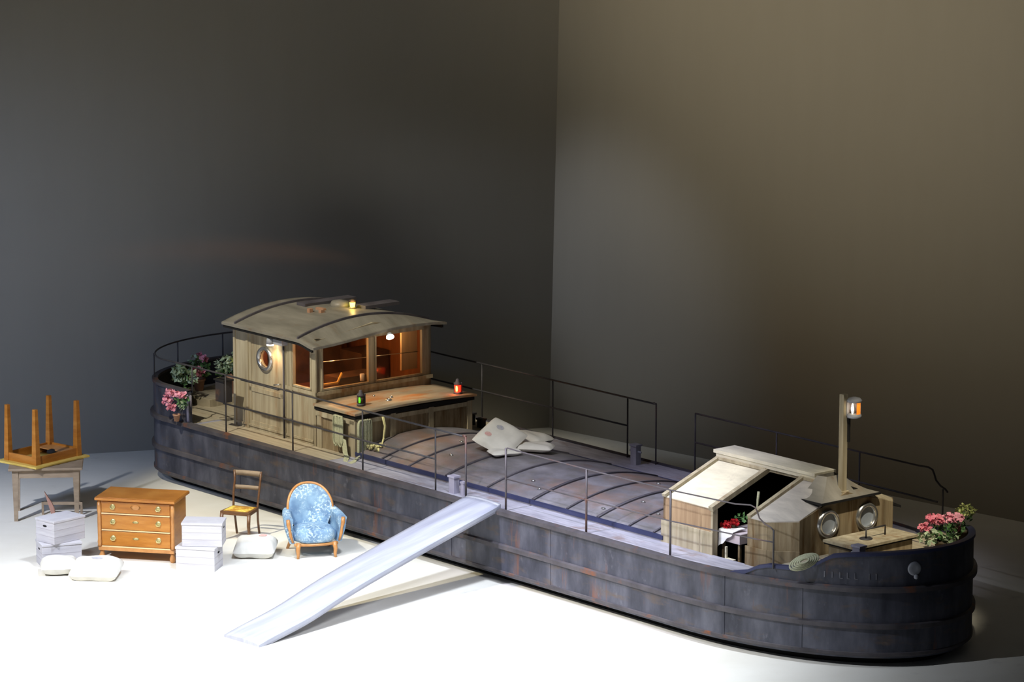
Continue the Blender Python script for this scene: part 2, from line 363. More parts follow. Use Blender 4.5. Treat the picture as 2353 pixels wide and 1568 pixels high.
rows.append([(p[0],p[1],0.105) for p in CH]); rows.append([(p[0],p[1],0.17) for p in OUT]); rows.append([(p[0],p[1],0.5) for p in OUT])
rows.append([(p[0],p[1],sheer(p[0])) for p in OUT]); rows.append([(IN4[i][0],IN4[i][1],sheer(OUT[i][0])) for i in range(N)])
rows.append([(IN4[i][0],IN4[i][1],0.88) for i in range(N)])
vs = [p for r in rows for p in r]
fs = [(k*N+i, k*N+(i+1)%N, (k+1)*N+(i+1)%N, (k+1)*N+i) for k in range(len(rows)-1) for i in range(N)]
fs.append(tuple(range(N))[::-1])
m.add(vs, fs); hull = m.build('hull', 'hull', barge)
# rubbing bands: rectangular section swept along the outline
def band(z0, z1, out, name, matn, follow=None, parent=None, inn=0.02, flt=None):
    A = inset(OUT, -out); Bi = inset(OUT, inn); m = MB(); zz = (lambda i, z: z) if follow is None else (lambda i, z: sheer(OUT[i][0]) + z)
    keep = [True]*N if flt is None else [flt(OUT[i]) for i in range(N)]
    vs = []
    for i in range(N): vs += [(A[i][0],A[i][1],zz(i,z0)), (A[i][0],A[i][1],zz(i,z1)), (Bi[i][0],Bi[i][1],zz(i,z1+ (0.02 if follow is None else 0))), (Bi[i][0],Bi[i][1],zz(i,z0-(0.02 if follow is None else 0)))]
    fs = []
    for i in range(N):
        j = (i+1)%N
        if keep[i] and keep[j]:
            for k in range(4): fs.append((i*4+k, j*4+k, j*4+(k+1)%4, i*4+(k+1)%4))
    m.add(vs, fs); return m.build(name, matn, parent or barge)
band(0.475, 0.525, 0.035, 'rubbing_band', 'rail_band')
band(0.915, 0.965, 0.05, 'rubbing_band', 'rail_band')
band(0.15, 0.18, 0.012, 'rubbing_band', 'rail_band')
band(-0.02, 0.018, 0.018, 'gunwale_cap', 'coaming', True, inn=0.065, flt=lambda p: p[0] > 5.45)
band(-0.02, 0.018, 0.018, 'gunwale_cap', 'rail_band', True, inn=0.065, flt=lambda p: p[0] < -5.505)
# vertical plate seams on the near side and bow
for u in (-4.4, -2.2, 0.25, 2.25, 5.38, 6.35):
    i = min(range(N), key=lambda k: (OUT[k][0]-u)**2 + (10 if OUT[k][1] > 1.2 else 0))
    a = Vector((*OUT[i],0)); tt = (Vector((*OUT[(i+1)%N],0)) - Vector((*OUT[i-1],0))).normalized(); nn = Vector((tt.y,-tt.x,0))
    m = MB()
    m.obox(a + Vector((0,0,0.53)), tt*0.022, nn*0.006, (0,0,0.37)); m.build('plate_seam', 'hull', barge)
# black base painting in the shadow gap below the hull
PL = inset(OUT, 0.22); m = MB(); m.add([(p[0],p[1],0) for p in PL] + [(p[0],p[1],0.115) for p in PL], [(i,(i+1)%N,N+(i+1)%N,N+i) for i in range(N)] + [tuple(range(N))[::-1], tuple(range(N,2*N))]); m.build('shadow_plinth', 'black', barge)
# inner faces of the raised bulwarks (black lining)
def lining(flt, name):
    A = inset(OUT, 0.05); m = MB(); vs = []
    for i in range(N): vs += [(A[i][0],A[i][1],0.94), (A[i][0],A[i][1],sheer(OUT[i][0])-0.01)]
    m.add(vs, [(i*2, ((i+1)%N)*2, ((i+1)%N)*2+1, i*2+1) for i in range(N) if flt(OUT[i]) and flt(OUT[(i+1)%N])]); m.build(name, 'hull_dark', barge)
lining(lambda p: p[0] < -5.52, 'bulwark_lining'); lining(lambda p: p[0] > 5.7, 'bulwark_lining')
# decks
DK = inset(OUT, 0.03)
def deckpoly(pts, z0, z1, name, matn):
    n = len(pts); m = MB(); m.add([(p[0],p[1],z0) for p in pts] + [(p[0],p[1],z1) for p in pts], [tuple(range(n))[::-1], tuple(range(n,2*n))] + [(i,(i+1)%n,n+(i+1)%n,n+i) for i in range(n)]); return m.build(name, matn, barge)
near = sorted([p for p in DK if p[1] < HB and -5.5 < p[0] < 6.0]); farp = sorted([p for p in DK if p[1] > HB and -5.5 < p[0] < 6.0], reverse=True)
# side decks as frames around the hold so that the open companionway shows a dark hold
HW0, HW1 = 0.5, 2.6
for side in (0, 1):
    pts = [(u, 0.03 if side == 0 else 3.33) for u in (-5.5, 4.6)] + [p for p in DK if 4.6 < p[0] < 6.0 and (p[1] < 0.5 if side == 0 else p[1] > 2.6)][::1 if side == 0 else -1]
    pts += [(pts[-1][0], HW0 if side == 0 else HW1), (-5.5, HW0 if side == 0 else HW1)]
    deckpoly(pts, 0.89, 0.958, 'side_deck', 'deck')
    w0, w1 = (0.05, HW0) if side == 0 else (HW1, 3.3)
    deckpoly([(-5.4,w0),(-2.4,w0),(-2.4,w1),(-5.4,w1)], 0.957, 0.961, 'deck_bounce', 'deck_wood')  # beige layer paints warm bounced light on the deck beside the wheelhouse
deckpoly([p for p in DK if p[0] < -5.4], 0.89, 0.958, 'stern_deck', 'deck_wood')
bowp = [p for p in DK if p[0] > 5.98]
deckpoly(bowp, 0.9, 1.10, 'foredeck', 'deck_wood')
m = MB()
for w in (0.95, 1.45, 1.95, 2.45): m.box((6.0, w-0.008, 1.10), (7.15, w+0.008, 1.104))
m.build('foredeck_seam', 'rib', barge)
deckpoly([(-5.42,0.5),(-5.0,0.5),(-5.0,2.6),(-5.42,2.6)], 0.89, 0.935, 'side_deck', 'deck_wood')
# black sheets painting in the darkness of the hold
m = MB(); m.box((3.8, 0.52, 0.30), (6.0, 2.58, 0.34)); m.box((3.80, 0.52, 0.3), (3.84, 2.58, 0.93)); m.box((5.96,0.52,0.3),(5.99,2.58,0.93)); m.box((3.8,2.56,0.3),(6.0,2.60,0.93)); m.box((3.8,0.48,0.3),(6.0,0.52,0.90)); m.build('hold_shade', 'black', barge)
# hatch cover: cambered sheet with ribs on a navy coaming
def hz(w): return 1.035 + 0.165*(1 - ((w-1.55)/1.05)**2)
m = MB(); m.slab(lambda a, b: (-2.32 + (3.86+2.32)*a, 0.5 + 2.1*b, hz(0.5+2.1*b)), 40, 24, 0.03); hatch = m.build('hatch_cover', 'hatch', barge)
for u, ww in ((-1.75,0.03), (-1.17,0.03), (-0.40,0.035), (0.46,0.03), (1.36,0.05), (2.03,0.03), (2.61,0.05), (3.21,0.03), (3.66,0.03)):
    m = MB(); m.slab(lambda a, b: (u + ww*a, 0.49 + 2.12*b, hz(0.49+2.12*b)+0.02), 1, 24, 0.03); m.build('rib', 'rib', hatch)
m = MB(); m.box((-2.3, 0.485, 0.93), (3.86, 0.51, 1.0)); m.box((-2.3, 2.59, 0.93), (3.86, 2.615, 1.0)); m.build('hatch_coaming', 'deck', barge)
for w_ in (0.468, 2.60):
    m = MB(); m.box((-2.3, w_, 0.985), (3.86, w_+0.032, 1.036)); m.build('coaming_strip', 'coaming', barge)
for u, w in ((-0.9,1.0),(0.9,0.9),(1.2,0.75),(2.8,1.1),(3.3,0.9),(2.5,0.7),(-1.3,1.5),(2.2,1.9)):
    m = MB(); m.blob((u, w, hz(w)+0.008), (0.04,0.025,0.012)); m.build('hatch_clip', 'steel', hatch)

# ------------------------------------------------------------------ wheelhouse
wh = MB()
U0, U1, W0, W1 = -5.10, -3.20, 0.5, 2.5
def pane_hole(mb, u0, u1, z0, z1, cu, cz, r, w0, w1, n=32):
    """panel in the u-z plane with a round hole, thickness w0..w1"""
    def rect(k):
        a = 2*PI*k/n; dx, dz = math.cos(a), math.sin(a)
        t = min((u1-cu)/dx if dx > 1e-9 else ((u0-cu)/dx if dx < -1e-9 else 1e9), (z1-cz)/dz if dz > 1e-9 else ((z0-cz)/dz if dz < -1e-9 else 1e9))
        return (cu+dx*t, cz+dz*t)
    corners = [(u1,z1),(u0,z1),(u0,z0),(u1,z0)]; ks = []
    angs = sorted([2*PI*k/n for k in range(n)] + [math.atan2(c[1]-cz, c[0]-cu) % (2*PI) for c in corners])
    outp = []; inp = []
    for a in angs:
        dx, dz = math.cos(a), math.sin(a)
        t = min((u1-cu)/dx if dx > 1e-9 else ((u0-cu)/dx if dx < -1e-9 else 1e9), (z1-cz)/dz if dz > 1e-9 else ((z0-cz)/dz if dz < -1e-9 else 1e9))
        outp.append((cu+dx*t, cz+dz*t)); inp.append((cu+dx*r, cz+dz*r))
    L = len(angs); vs = [(p[0],w0,p[1]) for p in outp] + [(p[0],w0,p[1]) for p in inp] + [(p[0],w1,p[1]) for p in outp] + [(p[0],w1,p[1]) for p in inp]
    fs = []
    for i in range(L):
        j = (i+1)%L
        fs += [(i,j,L+j,L+i), (2*L+i,3*L+i,3*L+j,2*L+j), (L+i,L+j,3*L+j,3*L+i), (i,2*L+i,2*L+j,j)]
    mb.add(vs, fs)
    return mb
# near side: framing
wh.box((U0,W0,0.93), (-4.80,W0+0.05,2.44))
wh.box((-3.90,W0,0.93), (U1,W0+0.05,1.72)); wh.box((-3.90,W0,1.72), (-3.74,W0+0.05,2.44)); wh.box((-3.30,W0-0.0,1.72), (U1,W0+0.06,2.44)); wh.box((-3.74,W0,2.36), (-3.30,W0+0.05,2.44))
wh.box((-4.80,W0,2.38), (-3.90,W0+0.05,2.44))
# far side and rear
wh.box((U0,W1-0.05,0.93), (U1,W1,2.44)); wh.box((U0,W0,0.93), (U0+0.05,W1,2.46))
# front
wh.box((U1-0.05,W0,0.93), (U1,W1,1.72)); wh.box((U1-0.05,W0,1.72), (U1,W0+0.09,2.44)); wh.box((U1-0.05,1.42,1.72), (U1,1.51,2.46)); wh.box((U1-0.05,2.36,1.72), (U1,W1,2.44))
wh.box((U1-0.05,W0,2.36), (U1,W1,2.44))
wh.prism([(U1-0.06,W0+0.0,2.42),(U1-0.06,1.5,2.56),(U1-0.06,W1,2.42)], (0.05,0,0))
wheel = wh.build('wheelhouse', 'wood', barge)
# battens dividing the planked walls
m = MB()
for u in (-5.10,-4.80,-3.93,-3.78,-3.235): m.box((u,W0-0.018,0.93),(u+0.05,W0+0.002,2.40 if u < -3.3 else 2.40))
m.box((-3.93,W0-0.02,1.66),(U1+0.02,W0+0.002,1.71)); m.box((U1-0.002,W0-0.02,1.66),(U1+0.02,W1+0.02,1.71))
m.box((-5.10,W0-0.014,1.0),(U1,W0+0.002,1.03))
m.build('batten', 'wood', wheel)
# door with porthole
m = MB(); pane_hole(m, -4.78, -3.94, 0.95, 2.38, -4.37, 2.0, 0.115, W0+0.012, W0+0.05)
m.box((-4.78,W0+0.0,1.50),(-3.94,W0+0.014,1.56)); m.box((-4.78,W0,0.95),(-4.70,W0+0.014,2.38)); m.box((-4.02,W0,0.95),(-3.94,W0+0.014,2.38)); m.box((-4.70,W0,2.30),(-4.02,W0+0.014,2.38)); m.box((-4.70,W0,0.95),(-4.02,W0+0.014,1.08))
door = m.build('door', 'wood', wheel)
m = MB(); m.lathe([(0.115,0.0),(0.115,0.02),(0.13,0.045),(0.165,0.045),(0.18,0.02),(0.18,0.0)], (-4.37,W0+0.015,2.0), 32, (0,-1,0)); m.f = [f for f in m.f if len(f) == 4]; m.smooth = [True]*len(m.f); m.build('porthole_ring', 'steel', wheel)
m = MB(); m.lathe([(0.118,0.0),(0.118,0.006)], (-4.37,W0+0.03,2.0), 32, (0,-1,0), False); m.build('pane', 'glass', wheel)
m = MB(); m.tube([(-4.0,W0-0.01,1.70),(-4.0,W0-0.05,1.70),(-4.1,W0-0.05,1.68)], 0.012); m.build('door_handle', 'steel', wheel)
# windows
def window(a, b, name='window'):
    m = MB(); (u0,w0,z0), (u1,w1,z1) = a, b; m.box(a, b); return m.build(name, 'glass', wheel)
window((-3.74,W0+0.02,1.72),(-3.30,W0+0.026,2.36)); window((U1-0.03,0.59,1.72),(U1-0.024,1.42,2.38)); window((U1-0.03,1.51,1.72),(U1-0.024,2.36,2.38))
m = MB()
for w0, w1 in ((0.59,1.42),(1.51,2.36)):
    for a, b in (((w0,1.72),(w1,1.745)),((w0,1.72),(w0+0.025,2.36)),((w1-0.025,1.72),(w1,2.36))): m.box((U1-0.035,a[0],a[1]),(U1+0.012,b[0],b[1]))
m.box((-3.74,W0-0.01,1.72),(-3.715,W0+0.04,2.36)); m.box((-3.325,W0-0.01,1.72),(-3.30,W0+0.04,2.36)); m.box((-3.74,W0-0.01,1.72),(-3.30,W0+0.04,1.745))
m.build('window_frame', 'wood', wheel)
# roof: cambered, with a drooping front visor
FR = [(0.35,2.37),(0.47,2.375),(0.66,2.385),(1.0,2.415),(1.37,2.455),(1.7,2.485),(2.1,2.49),(2.4,2.48),(2.68,2.45)]
def lerp(T, x):
    if x <= T[0][0]: return T[0][1]
    for (a, za), (b, zb) in zip(T, T[1:]):
        if x <= b: return za + (zb-za)*(x-a)/(b-a)
    return T[-1][1]
def rz_(u, w):
    c = 2.425 + 0.20*(1 - ((w-1.5)/1.17)**2)
    if u > -3.42:
        t = (u+3.42)/0.38; t = t*t*(3-2*t); c = c*(1-t) + lerp(FR, w)*t
    return c
m = MB(); m.slab(lambda a, b: (-5.17 + 2.13*a, 0.34 + 2.32*b, rz_(-5.17+2.13*a, 0.34+2.32*b) + (0.0)), 40, 30, 0.035); roof = m.build('roof', 'roof', barge)
for u in (-3.44, -4.9):
    m = MB(); m.slab(lambda a, b: (u + 0.03*a, 0.36 + 2.28*b, rz_(u, 0.36+2.28*b) + 0.03), 1, 30, 0.03); m.build('roof_rib', 'rib', roof)
m = MB()
for a, b in (((-5.15,0.37),(-3.1,0.37)),((-5.15,2.63),(-3.1,2.63))):
    m.slab(lambda s, t: (a[0]+(b[0]-a[0])*s, a[1]-0.015+0.03*t, rz_(a[0]+(b[0]-a[0])*s, a[1])-0.034), 20, 1, 0.05)
m.build('roof_trim', 'black', roof)
m = MB(); m.box((-4.12,1.9,2.60),(-3.9,2.5,2.645)); m.box((-4.7,1.3,2.62),(-4.5,2.2,2.66)); m.build('roof_board', 'rib', roof)
m = MB(); m.lathe([(0.14,0),(0.14,0.05),(0.12,0.09),(0.03,0.11)], (-4.25,1.72,2.60), 20); m.build('roof_vent', 'roof', roof)
m = MB(); m.box((-4.22,1.12,2.60),(-4.16,1.18,2.66)); m.box((-4.06,1.20,2.60),(-4.00,1.26,2.655)); m.box((-4.26,1.30,2.61),(-4.10,1.36,2.65)); m.build('roof_bracket', 'terracotta', roof)
# interior
m = MB(); m.box((U0+0.06,W0+0.06,0.96),(U0+0.08,W1-0.06,2.42)); m.box((U0+0.06,W1-0.08,0.96),(U1-0.06,W1-0.06,2.42)); m.box((U0+0.06,W0+0.06,1.50),(U1-0.06,W1-0.06,1.52)); m.build('cabin_lining', 'cabin', wheel)
for a_, b_ in (((-3.75,1.05,1.52),(-3.40,1.75,1.80)),((-4.9,1.0,1.52),(-4.6,2.0,2.12)),((-4.5,1.9,1.52),(-4.0,2.38,1.95)),((-4.2,0.62,1.52),(-3.95,0.72,2.0)),((-4.9,1.15,2.15),(-4.75,1.9,2.3))):
    m = MB(); m.box(a_, b_); m.build('cabin_cupboard', 'cabin_dark', wheel)
m = MB(); m.box((-3.33,2.06,1.80),(-3.30,2.34,2.38)); m.build('curtain', 'curtain', wheel)
m = MB(); y = -3.30
m.tube([(y,0.62,1.88),(y,0.70,1.775),(y,0.94,1.775),(y,1.02,1.90)], 0.018, 6); m.build('wheel_rim', 'amber_wood', wheel)
m = MB(); m.lathe([(0.030,0),(0.033,0.10),(0.028,0.10),(0.026,0.02)], (-3.29,1.36,1.745), 14); m.build('mug', 'white', wheel)
m = MB(); m.box((-3.25,0.585,1.95),(-3.235,0.605,2.22)); m.build('pale_bar', 'white', wheel)  # thin white upright bar just inside the front window
m = MB(); m.tube([(-3.28,0.62,2.10),(-3.28,2.34,2.04)], 0.006, 6); m.build('curtain_wire', 'steel', wheel)
# wall lamp at the door, lamp under the visor
m = MB(); m.box((-4.04,W0-0.10,2.27),(-3.84,W0+0.0,2.40)); m.lathe([(0.045,0.0),(0.06,-0.10)], (-4.12,W0-0.09,2.36), 20); m.build('lamp_housing', 'grey_metal', wheel)
m = MB(); m.lathe([(0.05,0.0),(0.05,-0.018)], (-4.12,W0-0.09,2.258), 20); m.build('lamp_bulb', 'lamp_white', wheel)
m = MB(); m.lathe([(0.03,0.05),(0.055,0.0)], (-3.02,1.64,2.375), 20, (-0.75,0.35,0.75)); m.build('lamp_housing', 'grey_metal', wheel)
m = MB(); m.lathe([(0.050,0.0),(0.055,-0.014)], (-3.02,1.64,2.375), 20, (-0.75,0.35,0.75)); m.build('lamp_bulb', 'lamp_white', wheel)
m = MB(); m.tube([(-3.90,W0-0.03,2.25),(-3.90,W0-0.03,0.95)], 0.014, 8); m.build('drain_pipe', 'rib', wheel)
def plight(name, p, power, color, r=0.03, kind='POINT', target=None, angle=100):
    l = bpy.data.lights.new(name, kind); l.energy = power; l.color = color; l.shadow_soft_size = r
    o = bpy.data.objects.new(name, l); COL.objects.link(o); o.location = B(*p)
    if kind == 'SPOT': l.spot_size = math.radians(angle); l.spot_blend = 0.8; aim(o, B(*target))
plight('cabin_light', (-3.75, 0.85, 2.28), 30, (1.0,0.46,0.16), 0.08)
plight('cabin_light', (-3.25, 0.80, 2.20), 4, (1.0,0.5,0.18), 0.03)  # extra unseen light added to brighten the amber rim
plight('cabin_light', (-3.26, 1.9, 2.30), 3, (1.0,0.6,0.28), 0.05)
plight('door_lamp', (-4.12, W0-0.09, 2.22), 10, (1.0,0.62,0.30), 0.04, 'SPOT', (-4.02, W0+0.06, 1.2), 120)
plight('visor_lamp', (-2.98, 1.66, 2.33), 16, (1.0,0.55,0.22), 0.04, 'SPOT', (-2.35, 1.62, 1.55), 62)

# ------------------------------------------------------------------ engine trunk in front of the wheelhouse
m = MB(); m.box((-3.2,0.5,0.93),(-2.32,2.5,1.50)); trunk = m.build('engine_trunk', 'wood_dark', barge)
m = MB(); m.slab(lambda a, b: (-3.2 + 0.94*a, 0.44 + 2.12*b, 1.565 + 0.03*(1-((b-0.5)*2)**2)), 4, 16, 0.03); lid = m.build('trunk_lid', 'trunk_top', trunk)
m = MB(); m.box((-3.2,0.465,1.485),(-2.285,2.535,1.54)); m.build('lid_shadow_band', 'black', trunk)  # black band painting in the shadow of the overhanging lid
m = MB()
for w in (0.5,1.08,1.74,2.42): m.box((-2.33,w,0.95),(-2.29,w+0.08,1.49))
m.box((-2.33,0.5,1.41),(-2.295,2.5,1.47)); m.box((-3.2,0.47,1.40),(-2.32,0.502,1.47)); m.box((-3.15,0.47,0.93),(-3.05,0.502,1.42)); m.box((-2.42,0.47,0.93),(-2.30,0.502,1.45))
m.build('batten', 'wood', trunk)
for r_, p_ in ((0.05,(-2.60,1.28,1.59)),(0.03,(-2.72,1.42,1.59)),(0.02,(-2.95,1.30,1.585))):
    m = MB(); m.lathe([(r_,0),(r_,0.012),(r_*0.4,0.03)], p_, 16); m.build('lid_fitting', 'steel', trunk)

# ------------------------------------------------------------------ railings
def postfix(p, parent, matn, top=1.78, r=0.011, base=0.93, knob=False):
    m = MB(); m.tube([(p[0],p[1],base),(p[0],p[1],top)], r, 8)
    if knob: m.tube([(p[0],p[1],top),(p[0]-0.05,p[1],top+0.01)], r*1.3, 8)
    m.build('post', matn, parent)
def rail(path, r, name, matn):
    m = MB()
    for pth in path: m.tube(pth, r, 8)
    return m.build(name, matn, barge)
st = [p for p in inset(OUT, 0.03)]
stern_pts = sorted([p for p in st if p[0] < -6.1], key=lambda p: math.atan2(p[1]-HB, -(p[0]+6.1)+0.001))
sp = [(p[0],p[1],1.78) for p in stern_pts]
ra = rail([[(0.56,0.06,1.78)] + [(u,0.06,1.78) for u in (-0.06,-1.6,-3.15,-4.7,-5.5)] + sp + [(u,3.30,1.78) for u in (-5.5,-4.4,-3.05,-1.52,0.03,0.6)],
           [(-0.06,0.06,1.385),(-1.6,0.06,1.375),(-3.15,0.06,1.385),(-4.75,0.06,1.37)], [(-4.5,3.30,1.39),(-3.05,3.30,1.385),(-1.52,3.30,1.39),(0.03,3.30,1.395)],
           [(-4.31,0.045,1.775),(-3.45,0.045,1.77)]], 0.0125, 'railing', 'rail_iron')
for u in (-5.5,-4.7,-3.15,-1.6,-0.06): postfix((u,0.06), ra, 'rail_iron', base=0.93 if u > -5.4 else 1.40)
postfix((0.56,0.06), ra, 'rail_grey', knob=True, r=0.014)
for p in ((-6.64,0.20),(-7.20,1.0),(-7.27,1.85),(-6.6,3.17)): postfix(p, ra, 'rail_iron', base=1.38)
for u in (-4.4,-3.05,-1.52,0.03): postfix((u,3.30), ra, 'rail_iron')
postfix((0.6,3.30), ra, 'rail_grey', knob=True)
def curl(w): return [(5.55,w,1.80),(5.76,w,1.82),(5.83,w,1.80),(5.86,w,1.75),(5.89,w,1.68),(5.97,w,1.62),(6.05,w+0.02 if w < 1 else w-0.02,1.595),(6.09,w+0.04 if w < 1 else w-0.04,1.56)]
rb = rail([[(1.36,0.06,1.10),(1.36,0.06,1.74),(1.39,0.06,1.775),(1.6,0.06,1.77),(2.91,0.06,1.765),(4.42,0.06,1.775)] + [(a,0.06+max(0.0,a-5.4)*0.2,z) for a,_,z in curl(0.06)],
           [(1.36,0.06,1.37),(2.91,0.06,1.38),(4.45,0.06,1.395),(5.8,0.14,1.42),(6.09,0.20,1.42)]], 0.009, 'railing', 'rail_grey')
for u in (1.36,2.91,4.45): postfix((u,0.06), rb, 'rail_grey', r=0.014, top=1.77)
postfix((6.09,0.20), rb, 'rail_iron', base=1.10, top=1.57)
rc = rail([[(1.37,3.30,1.78),(2.91,3.30,1.78),(4.41,3.30,1.78)] + [(a-0.12,3.30 - (0.0 if a < 5.6 else 0.04),z-0.02) for a,_,z in curl(3.3)],
           [(1.38,3.30,1.39),(2.91,3.30,1.395),(4.41,3.30,1.39),(5.8,3.26,1.39)]], 0.0125, 'railing', 'rail_iron')
for u in (1.37,2.91,4.41): postfix((u,3.30), rc, 'rail_iron')
postfix((5.93,3.22), rc, 'rail_iron', base=1.05, top=1.58)

# ------------------------------------------------------------------ companionway (fore deckhouse)
CW0, CW1 = 0.5, 2.58
m = MB()
m.box((3.84,CW0,0.93),(4.72,CW0+0.04,1.52))            # near wall, aft box
m.box((3.84,CW0,0.93),(3.88,CW1,1.52)); m.prism([(3.84,CW0,1.52),(3.84,1.40,1.86),(3.84,1.70,1.86),(3.84,CW1,1.52)], (0.04,0,0))
m.box((3.84,CW1-0.04,0.93),(5.7,CW1,1.52))
comp = m.build('companionway', 'wood_orange', barge)
m = MB(); m.box((3.82,CW0-0.02,0.93),(4.74,CW0+0.0,1.235)); m.box((4.70,CW0-0.01,0.93),(4.735,CW0+0.07,1.515)); m.build('side_board', 'wood', comp)
# forward box with chamfered corners and front wall with portholes
pts = [(5.33,CW0),(5.66,CW0),(5.95,0.76),(5.95,2.33),(5.7,CW1)]
m = MB()
def wallseg(mb, a, b, z0, z1a, z1b, t=0.04):
    d = (Vector((*b,0)) - Vector((*a,0))).normalized(); nn = Vector((-d.y, d.x, 0))*t
    A = Vector((*a,0)); Bb = Vector((*b,0))
    mb.hexa([A+Vector((0,0,z0)), Bb+Vector((0,0,z0)), Bb+nn+Vector((0,0,z0)), A+nn+Vector((0,0,z0))], [A+Vector((0,0,z1a)), Bb+Vector((0,0,z1b)), Bb+nn+Vector((0,0,z1b)), A+nn+Vector((0,0,z1a))])
wallseg(m, pts[0], pts[1], 0.93, 1.53, 1.53); wallseg(m, pts[1], pts[2], 0.93, 1.53, 1.545); wallseg(m, pts[3], pts[4], 0.93, 1.545, 1.53)
wallseg(m, (5.332,CW0+0.04), (5.332,CW0+0.05), 0.93, 1.53, 1.53)
# front wall polygon (outline with gable), built in strips around the two portholes
def frontpanel(mb, w0, w1, z0, ztop0, ztop1, cw, cz, r):
    n = 36; angs = sorted([2*PI*k/n for k in range(n)] + [math.atan2(z-cz, w-cw) % (2*PI) for w, z in ((w0,z0),(w1,z0),(w0,ztop0),(w1,ztop1))])
    o = []; i_ = []
    for a in angs:
        dx, dz = math.cos(a), math.sin(a); T = []
        if dx > 1e-9: T.append((w1-cw)/dx)
        if dx < -1e-9: T.append((w0-cw)/dx)
        if dz < -1e-9: T.append((z0-cz)/dz)
        k = (ztop1-ztop0)/(w1-w0); den = dz - k*dx
        if den > 1e-9: T.append((ztop0 + k*(cw-w0) - cz)/den)
        t = min(x for x in T if x > 0); o.append((cw+dx*t, cz+dz*t)); i_.append((cw+dx*r, cz+dz*r))
    L = len(angs); vs = [(5.95,p[0],p[1]) for p in o] + [(5.95,p[0],p[1]) for p in i_] + [(5.91,p[0],p[1]) for p in o] + [(5.91,p[0],p[1]) for p in i_]; fs = []
    for i in range(L):
        j = (i+1)%L; fs += [(i,j,L+j,L+i), (2*L+i,3*L+i,3*L+j,2*L+j), (L+i,L+j,3*L+j,3*L+i), (i,2*L+i,2*L+j,j)]
    mb.add(vs, fs)
frontpanel(m, 0.76, 1.545, 0.93, 1.56, 1.80, 1.22, 1.46, 0.125); frontpanel(m, 1.545, 2.33, 0.93, 1.80, 1.56, 1.87, 1.45, 0.125)
m.build('front_wall', 'wood_dark', comp)
m = MB(); wallseg(m, (5.31,CW0-0.02), (5.67,CW0-0.02), 0.93, 1.19, 1.19, 0.02); wallseg(m, (5.67,CW0-0.02), (5.97,0.745), 0.93, 1.19, 1.19, 0.02); m.build('side_board', 'wood_dark', comp)
for cw, cz in ((1.22,1.46),(1.87,1.45)):
    m = MB(); m.lathe([(0.125,-0.02),(0.12,0.03),(0.135,0.045),(0.165,0.04),(0.175,0.0)], (5.95,cw,cz), 36, (1,0,0)); m.f = [f for f in m.f if len(f) == 4]; m.smooth = [True]*len(m.f); m.build('porthole', 'steel', comp)
    m = MB(); m.lathe([(0.13,-0.01),(0.13,-0.004)], (5.95,cw,cz), 36, (1,0,0), False); m.build('pane', 'glass_grey', comp)
# sloping boards
def slope(u0, u1, w0, w1, z0, z1, lift, name, matn, th=0.03, u1b=None):
    m = MB(); b = [(u0,w0,z0+lift-th),(u1,w0,z0+lift-th),(u1b or u1,w1,z1+lift-th),(u0,w1,z1+lift-th)]; t = [(p[0],p[1],p[2]+th) for p in b]; m.hexa(b, t); return m.build(name, matn, comp)
SZ0, SZ1 = 1.53, 1.885
slope(3.86, 4.72, CW0, 1.42, SZ0, SZ1, 0.0, 'sliding_board', 'wood_pale')
def frame_bar(a, b, wd, th=0.035, lift=0.0, name='board_frame', parent=None):
    A, Bb = Vector(a), Vector(b); d = (Bb-A).normalized(); up = Vector((0,0,1)); s = d.cross(up).normalized(); nn = s.cross(d)
    mm_.obox((A+Bb)/2 + nn*(th/2+lift), d*((Bb-A).length/2), s*wd/2, nn*th/2)
mm_ = MB(); frame_bar((3.87,CW0-0.02,SZ0),(3.87,1.42,SZ1),0.06); frame_bar((4.72,CW0-0.02,SZ0-0.03),(4.72,1.42,SZ1-0.03),0.07,0.06); frame_bar((3.87,1.38,SZ1-0.015),(4.74,1.38,SZ1-0.015),0.06); mm_.build('board_frame', 'wood', comp)
m = MB(); m.hexa([(5.36,CW0,SZ0-0.02),(5.66,CW0,SZ0-0.02),(5.66,1.42,SZ1-0.02),(5.36,1.42,SZ1-0.02)], [(5.36,CW0,SZ0+0.01),(5.66,CW0,SZ0+0.01),(5.66,1.42,SZ1+0.01),(5.36,1.42,SZ1+0.01)])
m.hexa([(5.66,CW0,SZ0-0.02),(5.94,0.76,SZ0+0.0),(5.94,1.18,1.70),(5.66,1.42,SZ1-0.02)], [(5.66,CW0,SZ0+0.01),(5.94,0.76,SZ0+0.03),(5.94,1.18,1.72),(5.66,1.42,SZ1+0.01)]); m.build('sliding_board', 'wood_grey', comp)
mm_ = MB(); frame_bar((5.36,CW0,SZ0),(5.36,1.40,SZ1),0.06,0.04); frame_bar((5.36,1.38,SZ1-0.01),(5.60,1.38,SZ1-0.01),0.05); mm_.build('board_frame', 'wood', comp)
m = MB(); m.hexa([(3.86,1.68,SZ1-0.03),(5.68,1.68,SZ1-0.03),(5.68,CW1,SZ0-0.03),(3.86,CW1,SZ0-0.03)], [(3.86,1.68,SZ1),(5.68,1.68,SZ1),(5.68,CW1,SZ0),(3.86,CW1,SZ0)]); m.hexa([(5.68,1.68,SZ1-0.03),(5.94,1.92,1.69),(5.94,2.33,SZ0),(5.68,CW1,SZ0-0.03)], [(5.68,1.68,SZ1),(5.94,1.92,1.71),(5.94,2.33,SZ0+0.03),(5.68,CW1,SZ0)]); m.build('far_roof_board', 'wood', comp)
m = MB(); m.box((3.80,1.36,1.945),(5.58,1.72,1.985)); m.box((3.84,1.37,1.90),(5.58,1.41,1.945)); m.box((3.84,1.67,1.86),(5.58,1.71,1.945)); ridge = m.build('ridge_cap', 'wood_pale', comp)
